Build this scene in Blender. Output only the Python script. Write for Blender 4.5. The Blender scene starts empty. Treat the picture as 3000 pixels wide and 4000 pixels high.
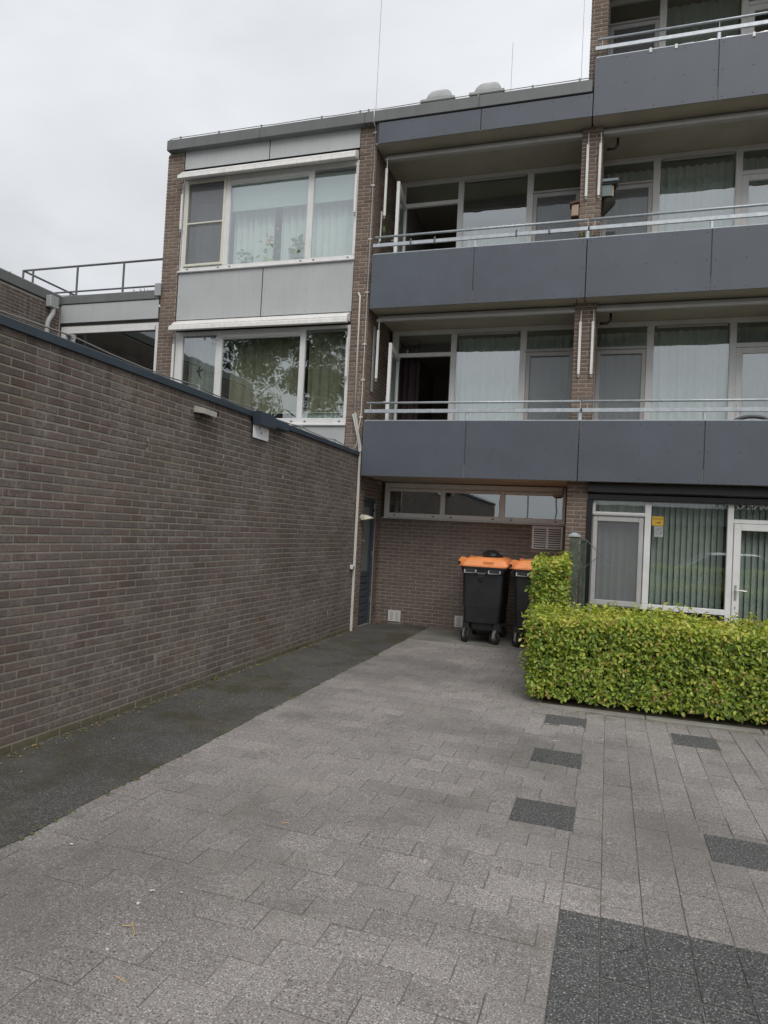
import bpy, math, random
import numpy as np
from mathutils import Matrix, Vector
R = math.radians
rnd = random.Random(7)
nrs = np.random.RandomState(11)
SC = bpy.context.scene
COL = SC.collection

# ------------------------------------------------------------------ camera
CAM_P = (-0.30350135, 0.02867255, 0.05082291, 2640.49)
EYE = Vector((0.0, 0.0, 1.66))
def cam_axes():
    yaw, pit, rol, _f = CAM_P
    cy, sy = math.cos(yaw), math.sin(yaw)
    r = Vector((cy, -sy, 0)); f = Vector((sy, cy, 0)); u = Vector((0, 0, 1))
    cp, sp = math.cos(pit), math.sin(pit)
    f2 = f*cp + u*sp; u2 = -f*sp + u*cp
    cr, sr = math.cos(rol), math.sin(rol)
    return r*cr + u2*sr, -r*sr + u2*cr, f2
CR, CU, CF = cam_axes()
cd = bpy.data.cameras.new('camera'); cam = bpy.data.objects.new('camera', cd); COL.objects.link(cam)
cam.matrix_world = Matrix(((CR.x, CU.x, -CF.x, EYE.x), (CR.y, CU.y, -CF.y, EYE.y), (CR.z, CU.z, -CF.z, EYE.z), (0, 0, 0, 1)))
cd.sensor_fit = 'AUTO'; cd.sensor_width = 36.0; cd.lens = CAM_P[3]/4000*36.0
cd.clip_start = 0.05; cd.clip_end = 500
SC.camera = cam
def proj(p):
    d = Vector(p) - EYE
    z = d.dot(CF)
    if z < 0.3: return None
    return (1500 + CAM_P[3]*d.dot(CR)/z, 2000 - CAM_P[3]*d.dot(CU)/z, z)

# ------------------------------------------------------------------ light
SUN_EL, SUN_AZ = 46.0, 152.0          # azimuth clockwise from +Y
w = bpy.data.worlds.new('World'); SC.world = w; w.use_nodes = True
nt = w.node_tree; nt.nodes.clear()
def N(t, kind, **kw):
    n = t.nodes.new(kind)
    for k, v in kw.items(): setattr(n, k, v)
    return n
out = N(nt, 'ShaderNodeOutputWorld'); bg = N(nt, 'ShaderNodeBackground'); bg.inputs[1].default_value = 0.1
sky = N(nt, 'ShaderNodeTexSky'); sky.sky_type = 'NISHITA'; sky.sun_disc = False
sky.sun_elevation = R(SUN_EL); sky.sun_rotation = R(SUN_AZ); sky.dust_density = 4.0
tc = N(nt, 'ShaderNodeTexCoord')
sep = N(nt, 'ShaderNodeSeparateXYZ'); nt.links.new(tc.outputs['Generated'], sep.inputs[0])
mr = N(nt, 'ShaderNodeMapRange'); mr.inputs[1].default_value = 0.0; mr.inputs[2].default_value = 1.0
mr.inputs[3].default_value = 7.0; mr.inputs[4].default_value = 11.0
nt.links.new(sep.outputs[2], mr.inputs[0])
mp = N(nt, 'ShaderNodeMapping'); mp.inputs['Scale'].default_value = (1.0, 1.0, 2.2); mp.inputs['Location'].default_value = (0.35, 0.2, 0.1)
nt.links.new(tc.outputs['Generated'], mp.inputs[0])
no = N(nt, 'ShaderNodeTexNoise'); no.inputs['Scale'].default_value = 2.3; no.inputs['Detail'].default_value = 6.0; no.inputs['Roughness'].default_value = 0.5; no.inputs['Distortion'].default_value = 0.4
nt.links.new(mp.outputs[0], no.inputs['Vector'])
m2 = N(nt, 'ShaderNodeMapRange'); m2.inputs[1].default_value = 0.3; m2.inputs[2].default_value = 0.66; m2.inputs[3].default_value = 0.82; m2.inputs[4].default_value = 1.06
nt.links.new(no.outputs[0], m2.inputs[0])
mu = N(nt, 'ShaderNodeMath', operation='MULTIPLY'); nt.links.new(mr.outputs[0], mu.inputs[0]); nt.links.new(m2.outputs[0], mu.inputs[1])
cl = N(nt, 'ShaderNodeMix', data_type='RGBA', blend_type='MULTIPLY'); cl.inputs[0].default_value = 1.0
cl.inputs[6].default_value = (0.962, 0.99, 1.03, 1); nt.links.new(mu.outputs[0], cl.inputs[7])
mx = N(nt, 'ShaderNodeMix', data_type='RGBA'); mx.inputs[0].default_value = 0.94
nt.links.new(sky.outputs[0], mx.inputs[6]); nt.links.new(cl.outputs[2], mx.inputs[7])
nt.links.new(mx.outputs[2], bg.inputs[0]); nt.links.new(bg.outputs[0], out.inputs[0])

sd = bpy.data.lights.new('sun', 'SUN'); sd.energy = 1.5; sd.angle = R(40); sd.color = (1.0, 0.965, 0.92)
sun = bpy.data.objects.new('sun', sd); COL.objects.link(sun)
sdir = Vector((math.cos(R(SUN_EL))*math.sin(R(SUN_AZ)), math.cos(R(SUN_EL))*math.cos(R(SUN_AZ)), math.sin(R(SUN_EL))))
sun.rotation_euler = sdir.to_track_quat('Z', 'Y').to_euler()
SC.view_settings.view_transform = 'Standard'; SC.view_settings.look = 'None'
SC.view_settings.exposure = 0.0; SC.view_settings.gamma = 1.0; SC.view_settings.use_curve_mapping = False

# ------------------------------------------------------------------ materials
def newmat(name):
    m = bpy.data.materials.new(name); m.use_nodes = True
    return m, m.node_tree, m.node_tree.nodes['Principled BSDF']
def pos(t):
    g = t.nodes.get('GEO') or N(t, 'ShaderNodeNewGeometry'); g.name = 'GEO'
    return g.outputs['Position']
def noise(t, scale, detail=4.0, rough=0.55, stretch=None, vec=None):
    n = N(t, 'ShaderNodeTexNoise'); n.inputs['Scale'].default_value = scale; n.inputs['Detail'].default_value = detail; n.inputs['Roughness'].default_value = rough
    v = vec or pos(t)
    if stretch:
        mpn = N(t, 'ShaderNodeMapping'); mpn.inputs['Scale'].default_value = stretch; t.links.new(v, mpn.inputs[0]); v = mpn.outputs[0]
    t.links.new(v, n.inputs['Vector'])
    return n.outputs[0]
def ramp(t, fac, stops):
    r = N(t, 'ShaderNodeValToRGB'); e = r.color_ramp.elements
    while len(e) < len(stops): e.new(0.5)
    for el, (p, c) in zip(e, stops):
        el.position = p; el.color = (c, c, c, 1) if isinstance(c, (int, float)) else (*c, 1)
    t.links.new(fac, r.inputs[0]); return r.outputs[0]
def mix(t, fac, a, b, bt='MIX'):
    n = N(t, 'ShaderNodeMix', data_type='RGBA', blend_type=bt)
    for s, v in ((0, fac), (6, a), (7, b)):
        if isinstance(v, (int, float)): n.inputs[s].default_value = v if s == 0 else (v, v, v, 1)
        elif isinstance(v, tuple): n.inputs[s].default_value = (*v, 1)
        else: t.links.new(v, n.inputs[s])
    return n.outputs[2]
def bump(t, p, h, strength=0.3, dist=0.01):
    b = N(t, 'ShaderNodeBump'); b.inputs['Strength'].default_value = strength; b.inputs['Distance'].default_value = dist
    t.links.new(h, b.inputs['Height']); t.links.new(b.outputs[0], p.inputs['Normal'])
def mat(name, col, rough=0.6, var=0.15, scale=6.0, metal=0.0, bmp=0.0, streak=0.0, spec=0.5):
    m, t, p = newmat(name)
    n = noise(t, scale, 5.0, 0.6)
    lo = tuple(c*(1-var) for c in col); hi = tuple(min(1, c*(1+var)) for c in col)
    c = ramp(t, n, [(0.3, lo), (0.7, hi)])
    if streak:
        s = noise(t, 3.0, 5.0, 0.6, (7, 7, 0.45))
        c = mix(t, ramp(t, s, [(0.45, 0.0), (0.75, streak)]), c, tuple(x*0.45 for x in col))
    t.links.new(c, p.inputs['Base Color'])
    p.inputs['Roughness'].default_value = rough; p.inputs['Metallic'].default_value = metal
    p.inputs['Specular IOR Level'].default_value = spec
    if bmp: bump(t, p, noise(t, scale*12, 3.0), bmp, 0.004)
    return m
def brickmat(name, cols, pale, damp):
    m, t, p = newmat(name)
    a = N(t, 'ShaderNodeAttribute'); a.attribute_name = 'tint'
    c = ramp(t, a.outputs['Fac'], [(i/(len(cols)-1), x) for i, x in enumerate(cols)])
    n1 = noise(t, 55.0, 5.0, 0.7); c = mix(t, 0.75, c, ramp(t, n1, [(0.3, 0.62), (0.7, 1.32)]), 'MULTIPLY')
    n2 = noise(t, 1.6, 5.0, 0.6)                                       # lime bloom in patches
    n3 = noise(t, 30.0, 3.0, 0.6)
    f = mix(t, 1.0, ramp(t, n2, [(0.44, 0.0), (0.70, 0.62)]), ramp(t, n3, [(0.4, 0.0), (0.65, 1.0)]), 'MULTIPLY')
    c = mix(t, f, c, pale)
    n4 = noise(t, 0.7, 6.0, 0.65, (1, 1, 1)); c = mix(t, 0.8, c, ramp(t, n4, [(0.32, 0.78), (0.66, 1.2)]), 'MULTIPLY')
    if damp:
        sr = N(t, 'ShaderNodeSeparateXYZ'); t.links.new(pos(t), sr.inputs[0])
        rr_ = N(t, 'ShaderNodeMapRange'); rr_.inputs[1].default_value = 2.1; rr_.inputs[2].default_value = 2.9; t.links.new(sr.outputs[2], rr_.inputs[0])
        n6 = noise(t, 2.2, 5.0, 0.6, (3, 3, 0.25)); fr_ = mix(t, 1.0, rr_.outputs[0], ramp(t, n6, [(0.46, 0.0), (0.66, 0.75)]), 'MULTIPLY')
        c = mix(t, fr_, c, (0.055, 0.048, 0.042))
    if damp:                                                           # algae at the foot of the wall
        s = N(t, 'ShaderNodeSeparateXYZ'); t.links.new(pos(t), s.inputs[0])
        r = N(t, 'ShaderNodeMapRange'); r.inputs[1].default_value = 0.10; r.inputs[2].default_value = 0.02
        r.inputs[3].default_value = 0.0; r.inputs[4].default_value = 0.85; t.links.new(s.outputs[2], r.inputs[0])
        n5 = noise(t, 2.2, 4.0); ff = mix(t, 1.0, r.outputs[0], ramp(t, n5, [(0.3, 0.25), (0.6, 1.0)]), 'MULTIPLY')
        c = mix(t, ff, c, (0.11, 0.105, 0.045))
    t.links.new(c, p.inputs['Base Color']); p.inputs['Roughness'].default_value = 0.9; p.inputs['Specular IOR Level'].default_value = 0.25
    bump(t, p, noise(t, 90.0, 4.0, 0.7), 0.55, 0.004)
    return m
M = {}
M['brick_side'] = brickmat('side_brick', [(0.120, 0.094, 0.083), (0.150, 0.120, 0.106), (0.132, 0.108, 0.099), (0.165, 0.126, 0.108), (0.128, 0.093, 0.080), (0.185, 0.155, 0.145)], (0.31, 0.295, 0.28), True)
M['brick_front'] = brickmat('front_brick', [(0.150, 0.108, 0.088), (0.185, 0.135, 0.110), (0.205, 0.150, 0.120), (0.165, 0.122, 0.104), (0.245, 0.175, 0.125)], (0.30, 0.265, 0.23), False)
M['brick_back'] = brickmat('back_brick', [(0.155, 0.118, 0.102), (0.195, 0.148, 0.128), (0.175, 0.138, 0.122), (0.215, 0.165, 0.14), (0.165, 0.122, 0.106)], (0.26, 0.22, 0.19), False)
def mortar(name, col, moss):
    m, t, p = newmat(name)
    n = noise(t, 5.0, 6.0, 0.65); c = ramp(t, n, [(0.3, tuple(x*0.75 for x in col)), (0.7, tuple(x*1.2 for x in col))])
    c = mix(t, ramp(t, noise(t, 1.1, 4.0), [(0.42, 0.0), (0.6, moss)]), c, (0.275, 0.262, 0.17))
    t.links.new(c, p.inputs['Base Color']); p.inputs['Roughness'].default_value = 0.95; bump(t, p, noise(t, 160.0, 3.0), 0.5, 0.003)
    return m
M['mortar_side'] = mortar('grey_mortar', (0.295, 0.283, 0.25), 0.6)
M['mortar_front'] = mortar('sand_mortar', (0.36, 0.325, 0.28), 0.1)
M['mortar_back'] = mortar('brown_mortar', (0.32, 0.285, 0.25), 0.1)
M['panel_light'] = mat('light_grey_panel', (0.47, 0.485, 0.49), 0.55, 0.05, 2.0, streak=0.10)
M['panel_dark'] = mat('anthracite_panel', (0.090, 0.104, 0.127), 0.5, 0.10, 1.3, bmp=0.05, streak=0.09)
M['rivet'] = mat('rivet_head', (0.045, 0.05, 0.058), 0.4, 0.1)
M['rivet_light'] = mat('pale_rivet', (0.30, 0.31, 0.31), 0.5, 0.1)
M['coping'] = mat('grey_coping', (0.15, 0.16, 0.157), 0.5, 0.10, 2.5, streak=0.25)
M['coping_blue'] = mat('blue_grey_coping', (0.045, 0.062, 0.08), 0.5, 0.12, 3.0, streak=0.15)
M['alu'] = mat('white_aluminium', (0.76, 0.76, 0.75), 0.4, 0.07, 4.0, streak=0.12)
M['alu_grey'] = mat('grey_aluminium', (0.47, 0.465, 0.455), 0.45, 0.08, 4.0)
M['cream'] = mat('cream_paint', (0.72, 0.70, 0.58), 0.5, 0.05)
M['awning_white'] = mat('white_awning_box', (0.78, 0.77, 0.74), 0.4, 0.08, 3.0, streak=0.35)
M['soffit'] = mat('beige_soffit', (0.43, 0.40, 0.325), 0.85, 0.12, 2.0, bmp=0.1)
M['galv'] = mat('galvanised_steel', (0.46, 0.50, 0.53), 0.42, 0.16, 14.0, metal=0.35)
M['rail_dark'] = mat('grey_steel', (0.13, 0.13, 0.14), 0.5, 0.12)
M['black'] = mat('black_plastic', (0.018, 0.019, 0.020), 0.5, 0.35, 5.0, bmp=0.06)
M['black_gloss'] = mat('black_metal', (0.012, 0.011, 0.012), 0.35, 0.15)
M['rubber'] = mat('rubber', (0.018, 0.018, 0.018), 0.8, 0.15)
M['orange'] = mat('orange_plastic', (0.86, 0.295, 0.095), 0.45, 0.08, 5.0)
M['door_blue'] = mat('slate_blue_paint', (0.052, 0.064, 0.082), 0.42, 0.08)
M['white_pvc'] = mat('white_pvc', (0.66, 0.64, 0.60), 0.4, 0.08, 5.0)
M['wire'] = mat('wire_grey', (0.22, 0.21, 0.20), 0.5, 0.15)
M['curtain'] = mat('white_curtain', (0.82, 0.82, 0.80), 0.9, 0.06)
M['curtain_grey'] = mat('grey_curtain', (0.52, 0.54, 0.52), 0.9, 0.12)
M['curtain_beige'] = mat('beige_curtain', (0.40, 0.36, 0.26), 0.9, 0.1)
M['curtain_wine'] = mat('wine_curtain', (0.035, 0.02, 0.024), 0.9, 0.1)
M['blind'] = mat('pale_blind', (0.55, 0.62, 0.57), 0.8, 0.04)
M['room'] = mat('room_wall', (0.30, 0.28, 0.25), 0.9, 0.05)
M['wood_green'] = mat('weathered_green_wood', (0.082, 0.10, 0.08), 0.8, 0.4, 12.0, bmp=0.4)
M['wood'] = mat('birdhouse_wood', (0.42, 0.30, 0.22), 0.8, 0.15, 20.0)
M['wood_dark'] = mat('brown_wood', (0.10, 0.055, 0.045), 0.8, 0.2, 20.0)
M['slate'] = mat('blue_grey_paint', (0.16, 0.20, 0.21), 0.6, 0.1)
M['basket'] = mat('dark_fibre', (0.035, 0.03, 0.025), 0.95, 0.4, 40.0, bmp=0.6)
M['bag'] = mat('black_bag', (0.012, 0.012, 0.013), 0.3, 0.2, 9.0)
M['concrete'] = mat('concrete', (0.23, 0.225, 0.20), 0.9, 0.22, 3.0, bmp=0.25)
M['pad'] = mat('stained_concrete', (0.19, 0.183, 0.16), 0.9, 0.3, 1.8, bmp=0.25)
M['roofing'] = mat('roofing_felt', (0.06, 0.06, 0.06), 0.9, 0.2)
M['soil'] = mat('soil', (0.06, 0.045, 0.03), 0.95, 0.35, 12.0, bmp=0.6)
M['pipe'] = mat('grey_pipe', (0.36, 0.37, 0.37), 0.5, 0.1)
M['spout'] = mat('pale_cast_concrete', (0.40, 0.39, 0.36), 0.8, 0.15, 8.0)
M['white'] = mat('white_sheet', (0.90, 0.91, 0.92), 0.45, 0.02)
M['yellow'] = mat('yellow_print', (0.62, 0.37, 0.035), 0.6, 0.05)
M['ink'] = mat('dark_ink', (0.03, 0.03, 0.03), 0.7, 0.1)
M['grey_print'] = mat('faded_grey_print', (0.34, 0.36, 0.35), 0.7, 0.1)
M['steel'] = mat('brushed_steel', (0.62, 0.62, 0.60), 0.3, 0.05, metal=0.7)
M['amber'] = mat('amber_plastic', (0.55, 0.40, 0.18), 0.5, 0.1)
M['blue_ink'] = mat('blue_ink', (0.05, 0.10, 0.35), 0.6, 0.05)
M['red_ink'] = mat('red_ink', (0.5, 0.08, 0.05), 0.6, 0.05)
M['leaf_litter'] = mat('dry_leaf', (0.32, 0.21, 0.10), 0.8, 0.3, 30.0)
M['twig'] = mat('pale_twig', (0.60, 0.42, 0.16), 0.8, 0.15)
M['spot'] = mat('pale_spot', (0.58, 0.57, 0.53), 0.9, 0.1)
M['bark'] = mat('bark', (0.10, 0.075, 0.055), 0.9, 0.3, 10.0, bmp=0.6)
M['moss'] = mat('moss', (0.10, 0.12, 0.035), 0.95, 0.3, 20.0)
M['pot_lime'] = mat('lime_pot', (0.50, 0.60, 0.20), 0.5, 0.05)
M['flower'] = mat('red_flower', (0.6, 0.12, 0.08), 0.6, 0.1)
M['car_paint'] = mat('silver_paint', (0.55, 0.57, 0.60), 0.25, 0.02, metal=0.6)
M['car_glass'] = mat('tinted_car_glass', (0.02, 0.022, 0.025), 0.08, 0.05)

def glassmat(name, ior, tint, wav):
    m = bpy.data.materials.new(name); m.use_nodes = True; t = m.node_tree; t.nodes.clear()
    o = N(t, 'ShaderNodeOutputMaterial'); mxs = N(t, 'ShaderNodeMixShader')
    fr = N(t, 'ShaderNodeFresnel'); fr.inputs[0].default_value = ior
    tr = N(t, 'ShaderNodeBsdfTransparent'); tr.inputs[0].default_value = (*tint, 1)
    gl = N(t, 'ShaderNodeBsdfGlossy'); gl.inputs['Roughness'].default_value = 0.012; gl.inputs[0].default_value = (0.93, 0.98, 1.0, 1)
    b = N(t, 'ShaderNodeBump'); b.inputs['Strength'].default_value = wav; b.inputs['Distance'].default_value = 0.02
    t.links.new(noise(t, 1.8, 2.0, 0.5), b.inputs['Height']); t.links.new(b.outputs[0], gl.inputs['Normal'])
    gm_ = N(t, 'ShaderNodeMath', operation='SUBTRACT'); gm_.inputs[0].default_value = 1.0; pos(t); t.links.new(t.nodes['GEO'].outputs['Backfacing'], gm_.inputs[1])
    gx = N(t, 'ShaderNodeMath', operation='MULTIPLY'); t.links.new(fr.outputs[0], gx.inputs[0]); t.links.new(gm_.outputs[0], gx.inputs[1])
    t.links.new(gx.outputs[0], mxs.inputs[0]); t.links.new(tr.outputs[0], mxs.inputs[1]); t.links.new(gl.outputs[0], mxs.inputs[2])
    t.links.new(mxs.outputs[0], o.inputs[0])
    return m
M['glass'] = glassmat('window_glass', 3.8, (0.88, 0.93, 0.91), 0.16)
M['glass_strip'] = glassmat('strip_glass', 3.6, (0.80, 0.85, 0.84), 0.025)
M['glass_low'] = glassmat('shop_glass', 2.3, (0.82, 0.86, 0.84), 0.02)
def screenmat():
    m = bpy.data.materials.new('insect_mesh'); m.use_nodes = True; t = m.node_tree; t.nodes.clear()
    o = N(t, 'ShaderNodeOutputMaterial'); s = N(t, 'ShaderNodeMixShader'); s.inputs[0].default_value = 0.52
    tr = N(t, 'ShaderNodeBsdfTransparent'); df = N(t, 'ShaderNodeBsdfDiffuse'); df.inputs[0].default_value = (0.23, 0.23, 0.245, 1)
    t.links.new(tr.outputs[0], s.inputs[1]); t.links.new(df.outputs[0], s.inputs[2]); t.links.new(s.outputs[0], o.inputs[0])
    return m
M['screen'] = screenmat()
def frostmat():
    m, t, p = newmat('frosted_glass')
    p.inputs['Base Color'].default_value = (0.16, 0.19, 0.18, 1); p.inputs['Roughness'].default_value = 0.25
    return m
M['frost'] = frostmat()

def pavermat(name, base, dark, light, pink, moss=0.0, scale=150.0):
    m, t, p = newmat(name)
    a = N(t, 'ShaderNodeAttribute'); a.attribute_name = 'tint'
    n = noise(t, scale, 2.0, 0.7)
    c = ramp(t, n, [(0.32, dark), (0.44, base), (0.56, base), (0.68, light)])
    n2 = noise(t, scale*0.7, 2.0, 0.5, (1, 1, 1), None); c = mix(t, ramp(t, n2, [(0.56, 0.0), (0.64, 0.6)]), c, pink)
    n3 = noise(t, scale*0.28, 3.0, 0.6); c = mix(t, 0.6, c, ramp(t, n3, [(0.3, 0.72), (0.7, 1.28)]), 'MULTIPLY')
    c = mix(t, 0.8, c, ramp(t, a.outputs['Fac'], [(0.0, 0.88), (1.0, 1.12)]), 'MULTIPLY')
    nb = noise(t, 0.55, 5.0, 0.6); c = mix(t, 1.0, c, ramp(t, nb, [(0.32, 0.80), (0.65, 1.12)]), 'MULTIPLY')
    if not moss and name == 'exposed_aggregate':
        n7 = noise(t, 0.33, 6.0, 0.6); c = mix(t, ramp(t, n7, [(0.46, 0.0), (0.62, 0.55)]), c, (0.105, 0.102, 0.092))
        n8 = noise(t, 0.9, 6.0, 0.7); c = mix(t, ramp(t, n8, [(0.54, 0.0), (0.70, 0.40)]), c, (0.29, 0.262, 0.215))
        n9 = noise(t, 2.3, 6.0, 0.7); c = mix(t, ramp(t, n9, [(0.55, 0.0), (0.68, 0.42)]), c, (0.12, 0.115, 0.09))
    if moss:
        nm = noise(t, 1.3, 7.0, 0.7); c = mix(t, ramp(t, nm, [(0.46, 0.0), (0.60, moss)]), c, (0.060, 0.054, 0.028))
        nd = noise(t, 0.8, 6.0, 0.65, (1, 1, 1)); c = mix(t, ramp(t, nd, [(0.50, 0.0), (0.64, 0.6)]), c, (0.145, 0.138, 0.122))
    t.links.new(c, p.inputs['Base Color']); p.inputs['Roughness'].default_value = 0.92; p.inputs['Specular IOR Level'].default_value = 0.25
    bump(t, p, n, 0.5, 0.003)
    return m
M['paver'] = pavermat('exposed_aggregate', (0.268, 0.249, 0.237), (0.060, 0.057, 0.057), (0.60, 0.575, 0.55), (0.37, 0.285, 0.255), scale=125.0)
M['paver_dark'] = pavermat('black_aggregate', (0.080, 0.081, 0.078), (0.026, 0.027, 0.027), (0.36, 0.36, 0.35), (0.12, 0.12, 0.115), scale=110.0)
M['strip'] = pavermat('dark_aggregate', (0.086, 0.083, 0.078), (0.032, 0.031, 0.030), (0.27, 0.265, 0.25), (0.11, 0.105, 0.095), 0.7, scale=120.0)
M['joint'] = mat('joint_sand', (0.185, 0.17, 0.15), 0.95, 0.3, 6.0)

def leafmat(name, stops):
    m, t, p = newmat(name); t.nodes.remove(p)
    o = t.nodes['Material Output']
    a = N(t, 'ShaderNodeAttribute'); a.attribute_name = 'tint'
    c = ramp(t, a.outputs['Fac'], stops)
    d = N(t, 'ShaderNodeBsdfDiffuse'); tl = N(t, 'ShaderNodeBsdfTranslucent'); g = N(t, 'ShaderNodeBsdfGlossy'); g.inputs['Roughness'].default_value = 0.45
    t.links.new(c, d.inputs[0]); t.links.new(mix(t, 1.0, c, (1.15, 1.1, 0.6), 'MULTIPLY'), tl.inputs[0])
    s1 = N(t, 'ShaderNodeMixShader'); s1.inputs[0].default_value = 0.38; s2 = N(t, 'ShaderNodeMixShader'); s2.inputs[0].default_value = 0.05
    t.links.new(d.outputs[0], s1.inputs[1]); t.links.new(tl.outputs[0], s1.inputs[2])
    t.links.new(s1.outputs[0], s2.inputs[1]); t.links.new(g.outputs[0], s2.inputs[2]); t.links.new(s2.outputs[0], o.inputs[0])
    return m
M['leaf'] = leafmat('beech_leaf', [(0.0, (0.045, 0.085, 0.014)), (0.26, (0.16, 0.25, 0.026)), (0.52, (0.31, 0.44, 0.048)), (0.80, (0.62, 0.65, 0.10)), (0.95, (0.58, 0.45, 0.15)), (1.0, (0.44, 0.26, 0.11))])
M['leaf_tree'] = leafmat('tree_leaf', [(0.0, (0.016, 0.028, 0.010)), (1.0, (0.06, 0.085, 0.03))])
M['leaf_pot'] = leafmat('houseplant_leaf', [(0.0, (0.10, 0.20, 0.05)), (1.0, (0.30, 0.40, 0.14))])

# ------------------------------------------------------------------ mesh helpers
class MB:
    def __init__(s): s.v = []; s.f = []; s.t = []; s.mi = []
    def add(s, vs, fs, tint=0.5, mi=0):
        b = len(s.v); s.v += [tuple(v) for v in vs]; s.t += [tint]*len(vs)
        for f in fs: s.f.append(tuple(i+b for i in f)); s.mi.append(mi)
    def box(s, x0, x1, y0, y1, z0, z1, tint=0.5, mi=0, bev=0.0):
        if bev <= 0:
            s.add([(x0,y0,z0),(x1,y0,z0),(x1,y1,z0),(x0,y1,z0),(x0,y0,z1),(x1,y0,z1),(x1,y1,z1),(x0,y1,z1)],
                  [(0,3,2,1),(4,5,6,7),(0,1,5,4),(1,2,6,5),(2,3,7,6),(3,0,4,7)], tint, mi)
        else:
            b = min(bev, (x1-x0)*.45, (y1-y0)*.45, (z1-z0)*.45); vs = []; fs = []
            X = (x0, x1); Y = (y0, y1); Z = (z0, z1)
            idx = {}
            for i in (0,1):
                for j in (0,1):
                    for k in (0,1):
                        sx, sy, sz = (1,-1)[i], (1,-1)[j], (1,-1)[k]
                        for a in range(3):
                            p = [X[i]+sx*b, Y[j]+sy*b, Z[k]+sz*b]; p[a] = (X[i], Y[j], Z[k])[a]
                            idx[i,j,k,a] = len(vs); vs.append(tuple(p))
            g = lambda i,j,k,a: idx[i,j,k,a]
            for i in (0,1): fs.append((g(i,0,0,0),g(i,1,0,0),g(i,1,1,0),g(i,0,1,0)))
            for j in (0,1): fs.append((g(0,j,0,1),g(1,j,0,1),g(1,j,1,1),g(0,j,1,1)))
            for k in (0,1): fs.append((g(0,0,k,2),g(1,0,k,2),g(1,1,k,2),g(0,1,k,2)))
            for i in (0,1):
                for j in (0,1): fs.append((g(i,j,0,0),g(i,j,0,1),g(i,j,1,1),g(i,j,1,0)))
                for k in (0,1): fs.append((g(i,0,k,0),g(i,0,k,2),g(i,1,k,2),g(i,1,k,0)))
            for j in (0,1):
                for k in (0,1): fs.append((g(0,j,k,1),g(0,j,k,2),g(1,j,k,2),g(1,j,k,1)))
            for i in (0,1):
                for j in (0,1):
                    for k in (0,1): fs.append((g(i,j,k,0),g(i,j,k,1),g(i,j,k,2)))
            s.add(vs, fs, tint, mi)
        return s
    def quad(s, a, b, c, d, tint=0.5, mi=0): s.add([a,b,c,d], [(0,1,2,3)], tint, mi); return s
    def tube(s, pts, r, n=8, tint=0.5, mi=0, cap=True, taper=None):
        pts = [Vector(p) for p in pts]; rings = []; prev = None
        for i, p in enumerate(pts):
            if i == 0: d = pts[1]-p
            elif i == len(pts)-1: d = p-pts[i-1]
            else: d = (pts[i+1]-p).normalized()+(p-pts[i-1]).normalized()
            d.normalize()
            if prev is None:
                a = Vector((0,0,1)) if abs(d.z) < 0.9 else Vector((1,0,0)); u = d.cross(a).normalized()
            else: u = (prev - d*prev.dot(d)).normalized()
            prev = u; v = d.cross(u)
            rr = r if taper is None else r*(1+(taper-1)*i/(len(pts)-1))
            rings.append([p+u*rr*math.cos(2*math.pi*k/n)+v*rr*math.sin(2*math.pi*k/n) for k in range(n)])
        vs = [q for ring in rings for q in ring]; fs = []
        for i in range(len(rings)-1):
            for k in range(n): fs.append((i*n+k, i*n+(k+1)%n, (i+1)*n+(k+1)%n, (i+1)*n+k))
        if cap: fs.append(tuple(range(n-1,-1,-1))); fs.append(tuple((len(rings)-1)*n+k for k in range(n)))
        s.add(vs, fs, tint, mi); return s
    def loft(s, rings, tint=0.5, mi=0, cap=True):
        n = len(rings[0]); vs = [p for r in rings for p in r]; fs = []
        for i in range(len(rings)-1):
            for k in range(n): fs.append((i*n+k, i*n+(k+1)%n, (i+1)*n+(k+1)%n, (i+1)*n+k))
        if cap: fs.append(tuple(range(n-1,-1,-1))); fs.append(tuple((len(rings)-1)*n+k for k in range(n)))
        s.add(vs, fs, tint, mi); return s
    def prism(s, poly, axis, a, b, tint=0.5, mi=0):
        def p3(p, h):
            if axis == 'y': return (p[0], h, p[1])
            if axis == 'x': return (h, p[0], p[1])
            return (p[0], p[1], h)
        n = len(poly); vs = [p3(p, a) for p in poly]+[p3(p, b) for p in poly]
        fs = [tuple(range(n)), tuple(range(2*n-1, n-1, -1))]+[(k, (k+1)%n, n+(k+1)%n, n+k) for k in range(n)]
        s.add(vs, fs, tint, mi); return s
def rrect(x0, x1, y0, y1, z, r, n=4):
    out = []
    for cx, cy, a0 in ((x1-r, y1-r, 0), (x0+r, y1-r, 90), (x0+r, y0+r, 180), (x1-r, y0+r, 270)):
        for k in range(n+1):
            a = R(a0+90*k/n); out.append((cx+r*math.cos(a), cy+r*math.sin(a), z))
    return out
def wloc(o):
    v = Vector((0,0,0))
    while o is not None: v += o.location; o = o.parent
    return v
def to_mesh(name, mb, mats, off):
    me = bpy.data.meshes.new(name)
    me.from_pydata([(v[0]-off.x, v[1]-off.y, v[2]-off.z) for v in mb.v], [], mb.f)
    for m in (mats if isinstance(mats, (list, tuple)) else [mats]): me.materials.append(M[m])
    at = me.attributes.new('tint', 'FLOAT', 'POINT'); at.data.foreach_set('value', np.array(mb.t, dtype=np.float32))
    if any(mb.mi): me.polygons.foreach_set('material_index', np.array(mb.mi, dtype=np.int32))
    import bmesh
    bm = bmesh.new(); bm.from_mesh(me); bmesh.ops.recalc_face_normals(bm, faces=bm.faces); bm.to_mesh(me); bm.free()
    return me
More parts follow.
